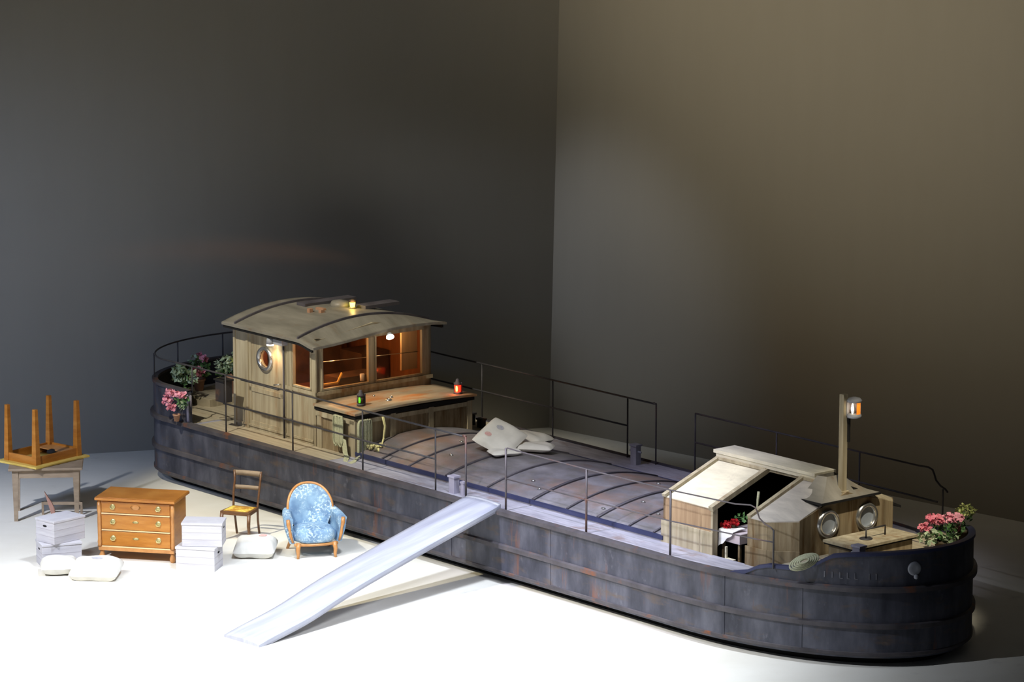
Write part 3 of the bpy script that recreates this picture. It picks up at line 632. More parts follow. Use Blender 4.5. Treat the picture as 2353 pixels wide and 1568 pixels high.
m = MB(); m.box((4.6,1.40,1.86),(5.62,1.44,1.90)); m.build('slide_runner', 'wood', comp)
# flared hood at the mast foot
def hood(a, b):
    # a: 0 bottom .. 1 top, b: around
    t = b*4; k = int(t) % 4; f = t - int(t)
    lo = [(5.60,1.04),(6.03,1.04),(6.03,2.03),(5.60,2.03)]; hi = [(5.58,1.40),(5.72,1.43),(5.72,1.66),(5.58,1.68)]
    L = Vector(lo[k]).lerp(Vector(lo[(k+1)%4]), f); H = Vector(hi[k]).lerp(Vector(hi[(k+1)%4]), f)
    c = a**0.85; p = L.lerp(H, c)
    return (p.x, p.y, 1.74 + 0.22*a**1.35)
m = MB(); m.grid(hood, 10, 24, False); m.add([(5.60,1.04,1.74),(6.03,1.04,1.74),(6.03,2.03,1.74),(5.60,2.03,1.74)], [(0,1,2,3)]); m.build('mast_hood', 'roof', comp)
m = MB(); m.box((5.62,1.035,1.715),(6.035,2.035,1.742)); m.build('hood_trim', 'black', comp)
# mast
m = MB(); m.obox((5.86,1.55,2.36),(0.036,0,0),(0,0.036,0),(0,0,0.62)); mast = m.build('mast', 'wood', barge); 
m = MB(); m.box((5.80,1.49,1.74),(5.92,1.61,1.80)); m.build('mast_step', 'wood', mast)
m = MB(); m.box((3.88,2.50,0.34),(5.30,2.53,1.52)); m.build('hold_shade', 'black', barge)  # more black sheets, added so the deckhouse opening stays dark
m = MB(); m.box((3.885,0.56,0.34),(3.90,2.50,1.50)); m.prism([(3.885,0.62,1.50),(3.885,1.42,1.84),(3.885,1.68,1.84),(3.885,2.50,1.50)],(0.015,0,0)); m.build('hold_shade', 'black', barge)
m = MB(); m.hexa([(3.9,1.70,1.80),(5.9,1.70,1.80),(5.9,2.52,1.45),(3.9,2.52,1.45)],[(3.9,1.70,1.83),(5.9,1.70,1.83),(5.9,2.52,1.48),(3.9,2.52,1.48)]); m.build('hold_shade', 'black', barge)
# hold things: seen through the open slide
# bow locker with lid and grab rail
m = MB(); m.box((6.17,1.03,1.10),(6.62,1.98,1.30)); lk = m.build('bow_locker', 'wood_dark', barge)
m = MB(); m.box((6.12,0.98,1.305),(6.66,2.03,1.335)); m.build('locker_lid', 'wood', lk)
m = MB(); m.box((6.13,0.99,1.285),(6.65,2.02,1.305)); m.build('lid_trim', 'black', lk)
m = MB(); m.tube([(6.42,1.40,1.33),(6.42,1.40,1.45),(6.42,1.72,1.45),(6.42,1.72,1.33)], 0.011, 8); m.lathe([(0.08,0),(0.08,0.008)], (6.42,1.40,1.335), 20); m.build('grab_rail', 'rail_iron', lk)
# bollards
def bollard(u, w, z0, h, matn, pin=True, hw=0.055):
    m = MB(); m.box((u-hw,w-hw*0.8,z0),(u+hw,w+hw*0.8,z0+h)); b = m.build('bollard', matn, barge)
    m = MB(); m.box((u-hw*1.25,w-hw,z0+h),(u+hw*1.25,w+hw,z0+h+0.025)); m.build('bollard_cap', matn, b)
    if pin: m = MB(); m.tube([(u-hw*2.0,w,z0+h*0.72),(u+hw*2.0,w,z0+h*0.72)], 0.014, 8); m.build('bollard_pin', 'grey_metal', b)
    return b
bollard(0.17,0.18,0.93,0.235,'post_violet',False); bollard(0.34,0.20,0.93,0.18,'post_violet',False,0.03)
bollard(0.42,3.1,0.95,0.26,'grey_metal',True)
bollard(-2.95,3.0,0.95,0.16,'hull_dark',False,0.06); bollard(-2.7,3.0,0.95,0.12,'hull_dark',False,0.05)
bollard(6.84,0.86,1.10,0.30,'post_violet',True,0.06)
# lifebuoy locker on the stern rail, rear bench
m = MB(); m.box((-5.00,0.10,1.36),(-4.80,0.24,1.66)); lb = m.build('rail_locker', 'grey_metal', barge); lb.data.materials[0] = M['hull_dark']
m = MB(); m.box((-5.02,0.08,1.66),(-4.78,0.26,1.68)); m.build('locker_lid', 'black', lb)
# slim blue-grey upright at the stern bulwark end
m = MB(); m.lathe([(0.04,0),(0.04,0.36),(0.03,0.39)], (-5.54,0.03,0.99), 16); m.build('bulwark_upright', 'post_violet', barge)
# stern deck step
m = MB(); m.box((-7.15,0.85,0.95),(-6.2,2.6,1.08)); m.build('stern_bench', 'deck_wood', barge)
m = MB(); m.box((-6.3,0.55,0.936),(-5.55,2.7,0.975)); m.box((-5.55,0.45,0.936),(-5.53,2.8,0.95)); m.build('deck_step', 'deck_wood', barge)
# hawse pipe and raised lettering on the bow
def on_outline(u):
    i = min(range(N), key=lambda k: abs(OUT[k][0]-u) + (10 if OUT[k][1] > HB else 0)); a = OUT[i-1]; b = OUT[(i+1)%N]
    t = Vector((b[0]-a[0], b[1]-a[1], 0)).normalized(); return Vector((OUT[i][0],OUT[i][1],0)), t, Vector((t.y,-t.x,0))
p, t, nn = on_outline(7.38)
m = MB(); m.lathe([(0.085,0.0),(0.07,0.02),(0.03,0.012)], p + Vector((0,0,1.19)) - nn*0.0, 24, nn); m.blob(p + Vector((0.01,0.01,1.095)) + nn*0.02, (0.03,0.03,0.03)); m.build('hawse_pipe', 'grey_metal', barge)
for k in range(7):
    m = MB(); p, t, nn = on_outline(6.62 + 0.085*k); h = 0.036
    m.obox(p + nn*0.003 + Vector((0,0,1.10)), t*0.007, nn*0.004, (0,0,h))
    if k in (2,3,4): m.obox(p + nn*0.003 + t*0.018 + Vector((0,0,1.10-h)), t*0.018, nn*0.004, (0,0,0.005))
    m.build('letter', 'faded_letter', hull)


# ------------------------------------------------------------------ things on the barge (each its own object)
def bthing(name, p, label, cat, group=None, rz=0.0): return empty(name, B(*p), BROT + rz, label, cat, group)
# lanterns
def lantern(name, p, lens, label, flame):
    r = bthing(name, p, label, 'lantern')
    m = MB(); m.lathe([(0.055,0),(0.055,0.02),(0.05,0.03)], n=18); m.build('base', 'rib', r)
    m = MB(); m.lathe([(0.042,0.03),(0.045,0.13)], n=18); m.lathe([(0.012,0.05),(0.016,0.08),(0.010,0.12)], (0.01,-0.043,0), 8); m.build('lens', lens, r)
    m = MB(); m.lathe([(0.012,0.0),(0.016,0.035),(0.010,0.075)], (0.022,-0.036,0.045), 8); m.build('flame', flame, r)
    m = MB(); m.lathe([(0.052,0.13),(0.05,0.15),(0.028,0.175),(0.024,0.20),(0.012,0.215)], n=18); m.build('cap', 'rib', r)
    m = MB(); m.box((-0.058,-0.02,0.0),(-0.046,0.06,0.16)); m.box((-0.02,0.04,0.0),(0.04,0.055,0.16)); m.build('shield', 'rib', r)
    return r
gl = lantern('green_lantern', (-2.60,0.86-0.06,1.585), 'pot_dark', 'dark navigation lantern with green light on the near corner of the trunk lid', 'lamp_green')
rl = lantern('red_lantern', (-2.40,2.33,1.575), 'lamp_red', 'navigation lantern with glowing red lens on the far corner of the trunk lid', 'lamp_yellow')
ol = bthing('roof_lantern', (-4.02,1.76,2.615), 'small glowing brass lantern standing on the wheelhouse roof', 'lantern')
m = MB(); m.lathe([(0.05,0),(0.05,0.02)], n=18); m.build('base', 'brass', ol)
m = MB(); m.lathe([(0.032,0.02),(0.042,0.09)], n=18); m.build('lens', 'lamp_yellow', ol)
m = MB(); m.lathe([(0.055,0.09),(0.06,0.105),(0.02,0.13)], n=18); m.build('cap', 'pot_dark', ol)
plight('roof_lantern_light', (-3.93,1.70,2.72), 1.2, (1.0,0.6,0.2), 0.02)
plight('red_lantern_light', (-2.33,2.25,1.66), 0.5, (1.0,0.1,0.03), 0.02)
ml = bthing('mast_lantern', (5.96,1.63,2.70), 'grey metal masthead lantern with white and amber light near the mast top', 'lantern')
m = MB(); m.lathe([(0.085,0),(0.09,0.02),(0.08,0.045)], n=24); m.build('base', 'grey_metal', ml)
m = MB(); m.lathe([(0.088,0.19),(0.094,0.21),(0.07,0.235),(0.02,0.25)], n=24); m.build('cap', 'grey_metal', ml)
def arcwall(a0, a1, r, z0, z1, name, matn):
    m = MB(); m.slab(lambda a, b: (r*math.cos(a0+(a1-a0)*a), r*math.sin(a0+(a1-a0)*a), z0+(z1-z0)*b), 10, 1, (0.002,0.002,0), True); m.build(name, matn, ml)
d2r = math.radians
arcwall(d2r(-22), d2r(40), 0.070, 0.045, 0.19, 'amber_lens', 'lamp_amber'); arcwall(d2r(-150), d2r(-22), 0.070, 0.045, 0.19, 'clear_lens', 'glass'); arcwall(d2r(40), d2r(210), 0.074, 0.045, 0.19, 'back_plate', 'grey_metal')
m = MB(); m.lathe([(0.008,0.055),(0.019,0.11),(0.008,0.175)], (0.015,-0.045,0), 10); m.build('bulb', 'lamp_bulb', ml)
m = MB(); m.box((-0.10,-0.07,0.02),(-0.055,-0.03,0.20)); m.build('bracket', 'grey_metal', ml)
m = MB(); m.box((5.895,1.58,2.40),(5.93,1.60,2.70)); tag(m.build('lamp_cable_box', 'black', mast))
# sacks
def sack(name, c, ex, ey, lx, ly, h, label, group, marks=True, frame='b', pinch=0.05):
    """pillow: centre c, long axis ex, second axis ey (vectors), normal from the two"""
    ex = Vector(ex).normalized(); ey = Vector(ey); ey = (ey - ex*ey.dot(ex)).normalized(); ez = ex.cross(ey)
    if ez.z < 0: ez = -ez; ey = -ey
    n = 18; top = []; m = MB(); ph = random.uniform(0, 6)
    def P(a, b, s):
        x, y = a*2-1, b*2-1
        k = 1 - 0.04*(abs(x)*abs(y))**4
        f = max(0.0, (1-abs(x)**4.5))**0.55 * max(0.0, (1-abs(y)**4.5))**0.55
        wr = 0.004*math.sin(5*x+ph+3*y) + 0.004*math.sin(7*y-ph+4*x)
        return Vector((x*lx/2*k, y*ly/2*k, s*h/2*f*(1.0 if s > 0 else 0.85) + wr*(0.3+f)))
    m.grid(lambda a, b: P(a,b,1), n, n); m.grid(lambda a, b: P(a,b,-1), n, n)
    o = m.build(name, 'canvas'); R = Matrix((ex, ey, ez)).transposed().to_4x4(); o.matrix_world = Matrix.Translation(c) @ R
    tag(o, label, 'sack', group)
    if marks:
        for (mx, my, rr, cc) in marks:
            mk = MB(); mk.grid(lambda a, b: P(0.5+mx+rr*a*math.cos(2*PI*b), 0.5+my+rr*a*math.sin(2*PI*b)*0.8, 1) + Vector((0,0,0.003)), 3, 14)
            mk.build('printed_mark', cc, o)
    return o
M['mark_red'] = mat('faded_red_ink', [(0.35, (0.62,0.30,0.30)), (0.7, (0.60,0.48,0.42))], scale=30, rough=0.9)
M['mark_blue'] = mat('faded_blue_ink', [(0.35, (0.36,0.38,0.48)), (0.7, (0.52,0.50,0.48))], scale=30, rough=0.9)
R_ = Vector((1,0,0)); F_ = Vector((0,1,0)); Z_ = Vector((0,0,1))
def bw(u, w): return UV*u + WV*w
HP = B(-0.55, 1.55, 1.38)
sack('canvas_sack', HP, R_*0.36+F_*-0.22+Z_*-0.16, R_*0.28+F_*0.30+Z_*0.20, 0.56, 0.54, 0.14, 'square pale canvas sack with red mark, tilted up in front of the hatch pile', 'sacks on the hatch', [(-0.22,-0.18,0.09,'mark_red'),(-0.12,0.18,0.10,'mark_blue')])
sack('canvas_sack', B(-0.62,2.12,1.28), UV*1.0+WV*0.15, WV, 0.62, 0.36, 0.15, 'pale canvas sack lying furthest back in the hatch pile', 'sacks on the hatch', None)
sack('canvas_sack', B(-0.28,1.88,1.25), UV*0.8+WV*0.62, WV*0.8-UV*0.6, 0.58, 0.34, 0.11, 'pale canvas sack at the right end of the hatch pile, torn end towards the mast', 'sacks on the hatch', None)
sack('canvas_sack', B(-0.30,1.42,1.245), WV*0.9+UV*0.3, UV*0.9-WV*0.3, 0.42, 0.30, 0.08, 'small flat canvas sack under the tilted sack on the hatch', 'sacks on the hatch', None)
# ropes
def rope_coil(name, c, axis_w, H, W, turns, label, plane, matn='rope', r=0.011, group=None):
    """hank: elongated loops hanging from c in plane ('u' along the side, 'w' across the front)"""
    root = MB()
    for k in range(turns):
        off = (k - turns/2)*r*1.5; path = []; hh = H*(1 - 0.05*(k%3)) ; ww = W*(1-0.12*(k%4)); ph = random.uniform(-0.01,0.01)
        for i in range(28):
            a = 2*PI*i/28; y = (math.cos(a)-1)/2*hh; x = math.sin(a)*ww/2*(0.75 + 0.25*math.cos(2*a)) + off*0.9 + ph
            path.append((c[0]+x, c[1]-0.015*(k%2), c[2]+y) if plane == 'u' else (c[0]+0.015*(k%2), c[1]+x, c[2]+y))
        root.tube(path, r, 6, True)
    o = root.build(name, matn); o.location = B(0,0,0); o.rotation_euler = (0,0,BROT); return tag(o, label, 'rope', group)
rope_coil('rope_hank', (-2.58,0.41,1.50), 0, 0.42, 0.12, 12, 'greenish hemp rope hank hanging on the near side of the trunk, left one', 'u')
rope_coil('rope_hank', (-2.25,0.60,1.47), 0, 0.56, 0.15, 12, 'greenish hemp rope hank hanging at the front corner of the trunk', 'w')
m = MB()
for k in range(5): m.tube([(-2.52+0.03*k,0.42-0.01*k,1.20),(-2.47+0.02*k,0.40,1.02),(-2.38+0.02*k,0.36,0.965),(-2.30+0.02*k,0.28,0.955),(-2.22+0.015*k,0.22,0.955)], 0.011, 6)
for k in range(4): m.tube([(-2.20+0.012*k,0.56,1.02),(-2.20,0.44,0.985),(-2.14+0.02*k,0.30,0.955),(-2.10+0.02*k,0.2,0.955)], 0.012, 6)
o = m.build('rope_tail', 'rope'); o.location = B(0,0,0); o.rotation_euler = (0,0,BROT); tag(o, 'bundle of loose rope ends lying on the side deck below the hanks', 'rope')
m = MB()
for k in range(2): m.tube([(-2.25,0.90+0.015*k,1.47),(-2.24,0.93+0.012*k,1.34),(-2.23,0.90+0.01*k,1.18),(-2.16,0.82,1.115),(-2.1,0.72,1.09),(-2.02+0.04*k,0.62,1.075)], 0.012, 6)
for k in range(26): m.blob((-2.10+random.uniform(-0.1,0.08),0.70+random.uniform(-0.12,0.12),1.10+random.uniform(-0.01,0.03)), 0.022, 5, 3, 0.3)
o = m.build('frayed_rope', 'rope_yellow'); o.location = B(0,0,0); o.rotation_euler = (0,0,BROT); tag(o, 'yellowish rope with frayed end hanging down the trunk front onto the hatch', 'rope')
# bow coil lying over the bulwark
m = MB()
cc = B(6.47,0.33,1.235); ax_ = Vector((0.165,0.02,0.035)); bx_ = Vector((0.03,0.06,0.075))
for k in range(5):
    f = 1 - 0.17*k
    m.tube([cc + ax_*f*math.cos(2*PI*i/30) + bx_*f*math.sin(2*PI*i/30) + Vector((0.0,-0.012*k,0.006*k)) for i in range(30)], 0.0125, 6, True)
o = m.build('rope_coil', 'rope'); tag(o, 'flat coil of pale green rope resting on the bow bulwark beside the bollard', 'rope')
# plants
def leafcloud(mb, c, r, n, size, droop=0.3):
    for _ in range(n):
        while True:
            d = Vector((random.uniform(-1,1), random.uniform(-1,1), random.uniform(-1,1)))
            if 0.2 < d.length < 1: break
        p = Vector(c) + Vector((d.x*r[0], d.y*r[1], d.z*r[2])); s = size*random.uniform(0.6,1.25)
        t = Vector((random.uniform(-1,1), random.uniform(-1,1), random.uniform(-0.8,0.8))).normalized(); b = t.orthogonal().normalized(); b = (b*math.cos(random.uniform(0,6)) + t.cross(b)*math.sin(random.uniform(0,6))).normalized(); nn = t.cross(b)
        mb.add([p - t*s, p - t*s*0.2 + b*s*0.55 + nn*s*0.15, p + t*s, p - t*s*0.2 - b*s*0.55 + nn*s*0.15, p + nn*s*0.05], [(0,1,4),(1,2,4),(2,3,4),(3,0,4)], True)
def blossoms(mb, c, r, n, size):
    for _ in range(n):
        d = Vector((random.gauss(0,0.5), random.gauss(0,0.5), random.gauss(0,0.5)))
        if d.length > 1: d.normalize()
        p = Vector(c) + Vector((d.x*r[0], d.y*r[1], d.z*r[2]))
        nrm = (Vector((random.uniform(-0.6,0.6), random.uniform(-1,0.3), random.uniform(0,1)))).normalized(); a = nrm.orthogonal().normalized(); b = nrm.cross(a); s = size*random.uniform(0.7,1.2)
        for k in range(5):
            q = 2*PI*k/5; dd = a*math.cos(q) + b*math.sin(q); ee = a*math.cos(q+0.6) + b*math.sin(q+0.6); ff = a*math.cos(q-0.6) + b*math.sin(q-0.6)
            mb.add([p, p + ee*s*0.8 + nrm*s*0.25, p + dd*s*1.1 + nrm*s*0.1, p + ff*s*0.8 + nrm*s*0.25], [(0,1,2,3)], True)
def plant(name, p, pot, foliage, bloom, label, cat='plant', group=None, pot_r=0.07, pot_h=0.13):
    r = bthing(name, p, label, cat, group)
    if pot: m = MB(); m.lathe([(pot_r*0.7,0),(pot_r,pot_h*0.8),(pot_r*1.12,pot_h*0.8),(pot_r*1.12,pot_h),(pot_r*0.9,pot_h),(pot_r*0.85,pot_h*0.85)], n=20); m.build('pot', pot, r)
    for matn, specs in foliage.items():
        m = MB()
        for s in specs: leafcloud(m, *s)
        m.build('foliage', matn, r)
    for matn, specs in bloom.items():
        m = MB()
        for s in specs: blossoms(m, *s)
        m.build('blossoms', matn, r)
    return r
# near bulwark geranium hanging over the side of the stern
plant('geranium', (-5.63,-0.125,1.0), 'terracotta', {'leaf': [((0.12,0.02,0.30),(0.14,0.08,0.10),70,0.035)], 'leaf_pale': [((0.15,-0.02,0.26),(0.06,0.05,0.07),16,0.035)]},
      {'pink': [((-0.09,-0.03,0.40),(0.10,0.07,0.05),45,0.026),((0.16,-0.03,0.40),(0.10,0.06,0.05),45,0.026),((-0.18,-0.04,0.28),(0.07,0.07,0.08),50,0.026),((-0.06,-0.05,0.20),(0.08,0.06,0.06),45,0.026)]},
      'pink geranium in a clay pot hanging outside the stern bulwark', pot_r=0.05, pot_h=0.10)
plant('ivy_plant', (-6.50,0.62,0.96), 'pot_dark', {'leaf_pale': [((-0.10,0.0,0.48),(0.14,0.12,0.14),95,0.05),((0.13,0.05,0.45),(0.08,0.08,0.12),40,0.045)], 'leaf': [((0.0,0.05,0.40),(0.2,0.12,0.16),40,0.04)]}, {},
      'pale variegated leafy plant at the stern above the pink geranium', pot_r=0.09, pot_h=0.25)
plant('geranium', (-6.86,1.13,1.085), 'terracotta', {'leaf': [((0.02,0.0,0.33),(0.22,0.14,0.15),120,0.035)], 'leaf_pale': [((-0.12,0,0.42),(0.08,0.08,0.12),20,0.035)]},
      {'pink': [((0.08,-0.06,0.30),(0.12,0.08,0.07),90,0.026),((0.02,0.08,0.46),(0.07,0.06,0.05),40,0.024)], 'pink_deep': [((-0.1,0.1,0.50),(0.06,0.05,0.04),22,0.02)]},
      'pink geranium in a large clay pot on the stern bench', pot_r=0.085, pot_h=0.18)
plant('pelargonium', (-6.62,1.36,1.085), 'pot_dark', {'leaf_pale': [((0.02,0.0,0.36),(0.16,0.12,0.12),110,0.032)], 'leaf': [((0.0,0.05,0.28),(0.18,0.12,0.10),60,0.035)], 'leaf_yellow': [((0.06,-0.06,0.18),(0.05,0.05,0.06),14,0.03)]}, {},
      'white-green leafy plant in a dark pot between the pink geranium and the cabin', pot_r=0.08, pot_h=0.18)
plant('pelargonium', (-6.40,1.42,1.085), 'terracotta', {'leaf_pale': [((0.0,0.0,0.46),(0.20,0.16,0.14),130,0.032)], 'leaf': [((0.0,0.05,0.36),(0.2,0.14,0.10),60,0.035)], 'leaf_yellow': [((0.1,-0.06,0.48),(0.10,0.08,0.08),30,0.028)]}, {},
      'white-green leafy plant in a clay pot against the wheelhouse corner', pot_r=0.10, pot_h=0.26)
# bow flowers
plant('flower_tub', (6.90,2.24,1.10), 'pot_dark', {'leaf': [((0.0,0.05,0.28),(0.18,0.24,0.10),120,0.04)], 'leaf_pale': [((-0.08,-0.20,0.24),(0.12,0.14,0.09),50,0.045),((0.10,-0.02,0.22),(0.10,0.10,0.08),40,0.045)]},
      {'pink_deep': [((-0.10,-0.06,0.42),(0.12,0.10,0.05),80,0.028),((-0.14,-0.20,0.34),(0.07,0.08,0.05),40,0.028)], 'pink': [((-0.02,0.16,0.42),(0.14,0.12,0.05),80,0.026)]},
      'rose pink flowers with pale leaves in a dark tub at the bow', pot_r=0.12, pot_h=0.18)
plant('flower_pot', (6.80,2.66,1.10), 'pot_dark', {'leaf_yellow': [((0.02,0.02,0.46),(0.12,0.14,0.08),80,0.032)], 'leaf': [((0.0,0.0,0.34),(0.10,0.14,0.10),40,0.035)]}, {'pink': [((0.04,-0.12,0.26),(0.05,0.05,0.04),24,0.024)]},
      'yellow-green leafy plant behind the rose flowers at the bow', pot_r=0.10, pot_h=0.24)
# things seen in the open companionway
t = bthing('folding_table', (4.85,0.80,0.34), 'small lilac table standing in the open companionway', 'table')
m = MB(); m.box((-0.16,-0.16,0.78),(0.20,0.34,0.90)); m.build('tabletop', 'lilac', t)
for x, y in ((-0.12,-0.12),(0.16,-0.12),(-0.12,0.3),(0.16,0.3)): m = MB(); m.box((x-0.015,y-0.015,0),(x+0.015,y+0.015,0.78)); m.build('leg', 'wood_dark', t)
m = MB()
def cloth(a, b):
    x = -0.15 + 0.26*a; y = -0.19 + 0.22*b; z = 0.925 + 0.012*math.sin(6*a+3*b)
    if b < 0.45: y = -0.19 - 0.02*(0.45-b); z = 0.925 - (0.45-b)*0.50*(1-0.9*a) + 0.01*math.sin(12*a)
    return (x, y, z)
m.slab(cloth, 16, 16, 0.008); o = m.build('white_napkin', 'white'); o.location = B(4.85,0.80,0.34); o.rotation_euler = (0,0,BROT); tag(o, 'crumpled white cloth draped over the lilac table', 'cloth')
plant('red_flowers', (4.76,0.80,1.242), 'pot_dark', {'leaf': [((0.06,0.08,0.14),(0.10,0.08,0.06),30,0.03)]}, {'red': [((-0.04,-0.08,0.03),(0.07,0.06,0.06),110,0.024),((0.0,0.02,0.07),(0.06,0.06,0.04),50,0.024)]}, 'bunch of red flowers beside the white cloth in the companionway', cat='flowers', pot_r=0.03, pot_h=0.05)
t = bthing('hanging_cord', (4.95,0.98,0), 'thin pale cord hanging in the open companionway', 'cord')
m = MB(); m.tube([(0,0.06,1.70),(0.0,0.05,1.60),(0.01,0.03,1.50),(0.0,0.0,1.36)], 0.010, 6, radii=[0.016,0.018,0.012,0.006]); m.build('cord', 'rope', t)
t = bthing('stake', (4.86,0.60,0.93), 'short pale wooden stake on the companionway sill', 'stake')
m = MB(); m.box((-0.012,-0.012,-0.03),(0.012,0.012,0.14)); m.box((0.0,-0.03,-0.01),(0.14,0.03,0.0)); m.build('stick', 'wood_pale', t)

# ------------------------------------------------------------------ gangplank
def plankpt(s, t, z=0.0):
    """s 0 ground .. 1 deck, t 0 left .. 1 right"""
    g = (1.13 + 0.66*t, -4.17 + 0.04*t, 0.03); d = (0.60 + 0.69*t, 0.035, 1.02)
    lift = 0.02*math.sin(PI*s) - (0.035*math.exp(-((s-0.2)/0.12)**2)); cr = 0.018*(1-(2*t-1)**2)
    return (g[0]+(d[0]-g[0])*s, g[1]+(d[1]-g[1])*s, g[2]+(d[2]-g[2])*s + lift + cr + z)
gp = empty('gangplank', B(0,0,0), BROT, 'long pale blue-grey gangplank leading from the floor up to the barge deck', 'gangplank')
m = MB(); m.slab(lambda a, b: plankpt(a, b), 40, 10, 0.045); board = m.build('board', 'plank', gp)
for t in (0.02, 0.93):
    m = MB(); m.slab(lambda a, b: plankpt(a, t+0.05*b, -0.046), 40, 1, 0.03 ); m.build('edge_rail', 'plank', gp)
m = MB(); m.slab(lambda a, b: plankpt(0.992+0.012*a, 0.02+0.96*b, 0.004), 2, 6, 0.02); m.build('end_strip', 'grey_metal', gp)

# ------------------------------------------------------------------ furniture on the floor
# chest of drawers
def chest():
    r = empty('chest_of_drawers', (-4.82,47.80,0), math.radians(-13), 'orange-brown chest of drawers with three drawers and brass pulls', 'chest of drawers')
    W, D, H = 0.50, 0.28, 0.845
    m = MB(); m.box((-W,-D,0.15),(W,D,H-0.04)); body = m.build('body', 'varnish', r, 0.006)
    m = MB(); m.box((-W-0.045,-D-0.06,H-0.04),(W+0.045,D+0.03,H-0.008)); m.box((-W-0.04,-D-0.04,H-0.008),(W+0.04,D+0.02,H)); m.build('top', 'varnish', r, 0.010)
    m = MB(); m.box((-W-0.015,-D-0.02,0.13),(W+0.015,D,0.185)); m.build('plinth_rail', 'varnish_md', r, 0.006)
    for s in (-1,1):
        m = MB(); m.lathe([(0.03,0.185),(0.022,0.21),(0.03,0.24),(0.024,0.28),(0.027,0.55),(0.022,0.62),(0.03,0.66),(0.024,0.79)], (s*(W-0.0),-D-0.005,0), 14); m.build('corner_column', 'varnish_md', r)
        for d in (-1,1):
            m = MB(); m.lathe([(0.018,0),(0.035,0.02),(0.040,0.06),(0.025,0.10),(0.038,0.14)], (s*(W-0.02),d*(D-0.03),0), 14); m.build('foot', 'varnish_md', r)
    for z0, z1, keys in ((0.64,0.785,2),(0.42,0.61,3),(0.20,0.39,3)):
        m = MB(); m.box((-W+0.035,-D-0.015,z0),(W-0.035,-D,z1)); dr_ = m.build('drawer', 'varnish', r, 0.004)
        m = MB(); m.box((-W+0.035,-D-0.022,z0-0.020),(W-0.035,-D,z0-0.006)); m.build('drawer_edge', 'ivory_strip', r)
        for x in (-0.31,0.31):
            m = MB(); zc = (z0+z1)/2; m.lathe([(0.035,0),(0.032,0.006),(0.012,0.012)], (x,-D-0.015,zc+0.01), 16, (0,-1,0))
            m.tube([(x-0.035,-D-0.03,zc+0.01),(x-0.02,-D-0.036,zc-0.02),(x+0.02,-D-0.036,zc-0.02),(x+0.035,-D-0.03,zc+0.01)], 0.006, 6); m.build('drawer_pull', 'brass', dr_)
        if keys == 3:
            m = MB(); m.blob((0,-D-0.018,(z0+z1)/2+0.01),(0.045,0.004,0.016)); m.build('keyhole_plate', 'brass', dr_)
        else:
            m = MB(); m.blob((0,-D-0.016,(z0+z1)/2+0.01),(0.07,0.003,0.035)); m.build('keyhole_plate', 'varnish_md', dr_)
chest()
# side chair with yellow seat
def side_chair():
    r = empty('side_chair', (-3.62,48.78,0), math.radians(-20), 'slim dark wooden side chair with yellow seat behind the stacked boxes', 'chair')
    s, d, h = 0.205, 0.18, 0.405
    m = MB(); m.hexa([(-s-0.01,-d,h-0.05),(s+0.01,-d,h-0.05),(s-0.02,d,h-0.05),(-s+0.02,d,h-0.05)], [(-s-0.01,-d,h),(s+0.01,-d,h),(s-0.02,d,h),(-s+0.02,d,h)]); m.build('seat_frame', 'varnish_dk', r, 0.006)
    m = MB(); m.slab(lambda a, b: (-s+0.03+(2*s-0.06)*a, -d+0.03+(2*d-0.06)*b, h+0.005+0.018*math.sin(PI*a)*math.sin(PI*b)), 8, 8, 0.02)
    mt = mat('yellow_seat', [(0.45, (0.42,0.20,0.03)), (0.55, (0.80,0.62,0.12))], scale=4, rough=0.6); m.build('seat', mt, r)
    for sx in (-1,1):
        m = MB(); m.tube([(sx*(s-0.01),-d+0.02,h-0.03),(sx*(s-0.005),-d-0.005,h-0.18),(sx*(s-0.01),-d+0.02,0.12),(sx*(s-0.01),-d+0.0,0.0)], 0.018, 8, radii=[0.027,0.025,0.02,0.017]); m.build('leg', 'varnish_dk', r)
        m = MB(); m.tube([(sx*(s-0.04),d+0.07,0.0),(sx*(s-0.04),d+0.02,0.22),(sx*(s-0.03),d-0.01,h),(sx*(s-0.02),d+0.02,0.58),(sx*(s-0.02),d+0.07,0.74),(sx*(s-0.01),d+0.08,0.87)], 0.016, 8); m.build('leg', 'varnish_dk', r)
    m = MB(); m.slab(lambda a, b: (-s+0.0+2*s*a, d+0.075+0.02*math.sin(PI*a), 0.80+0.07*b), 8, 1, (0,0.018,0)); m.build('top_rail', 'old_table', r)
    m = MB(); m.slab(lambda a, b: (-s+0.03+(2*s-0.06)*a, d+0.045+0.02*math.sin(PI*a), 0.62+0.055*b), 8, 1, (0,0.016,0)); m.build('back_slat', 'old_table', r)
side_chair()
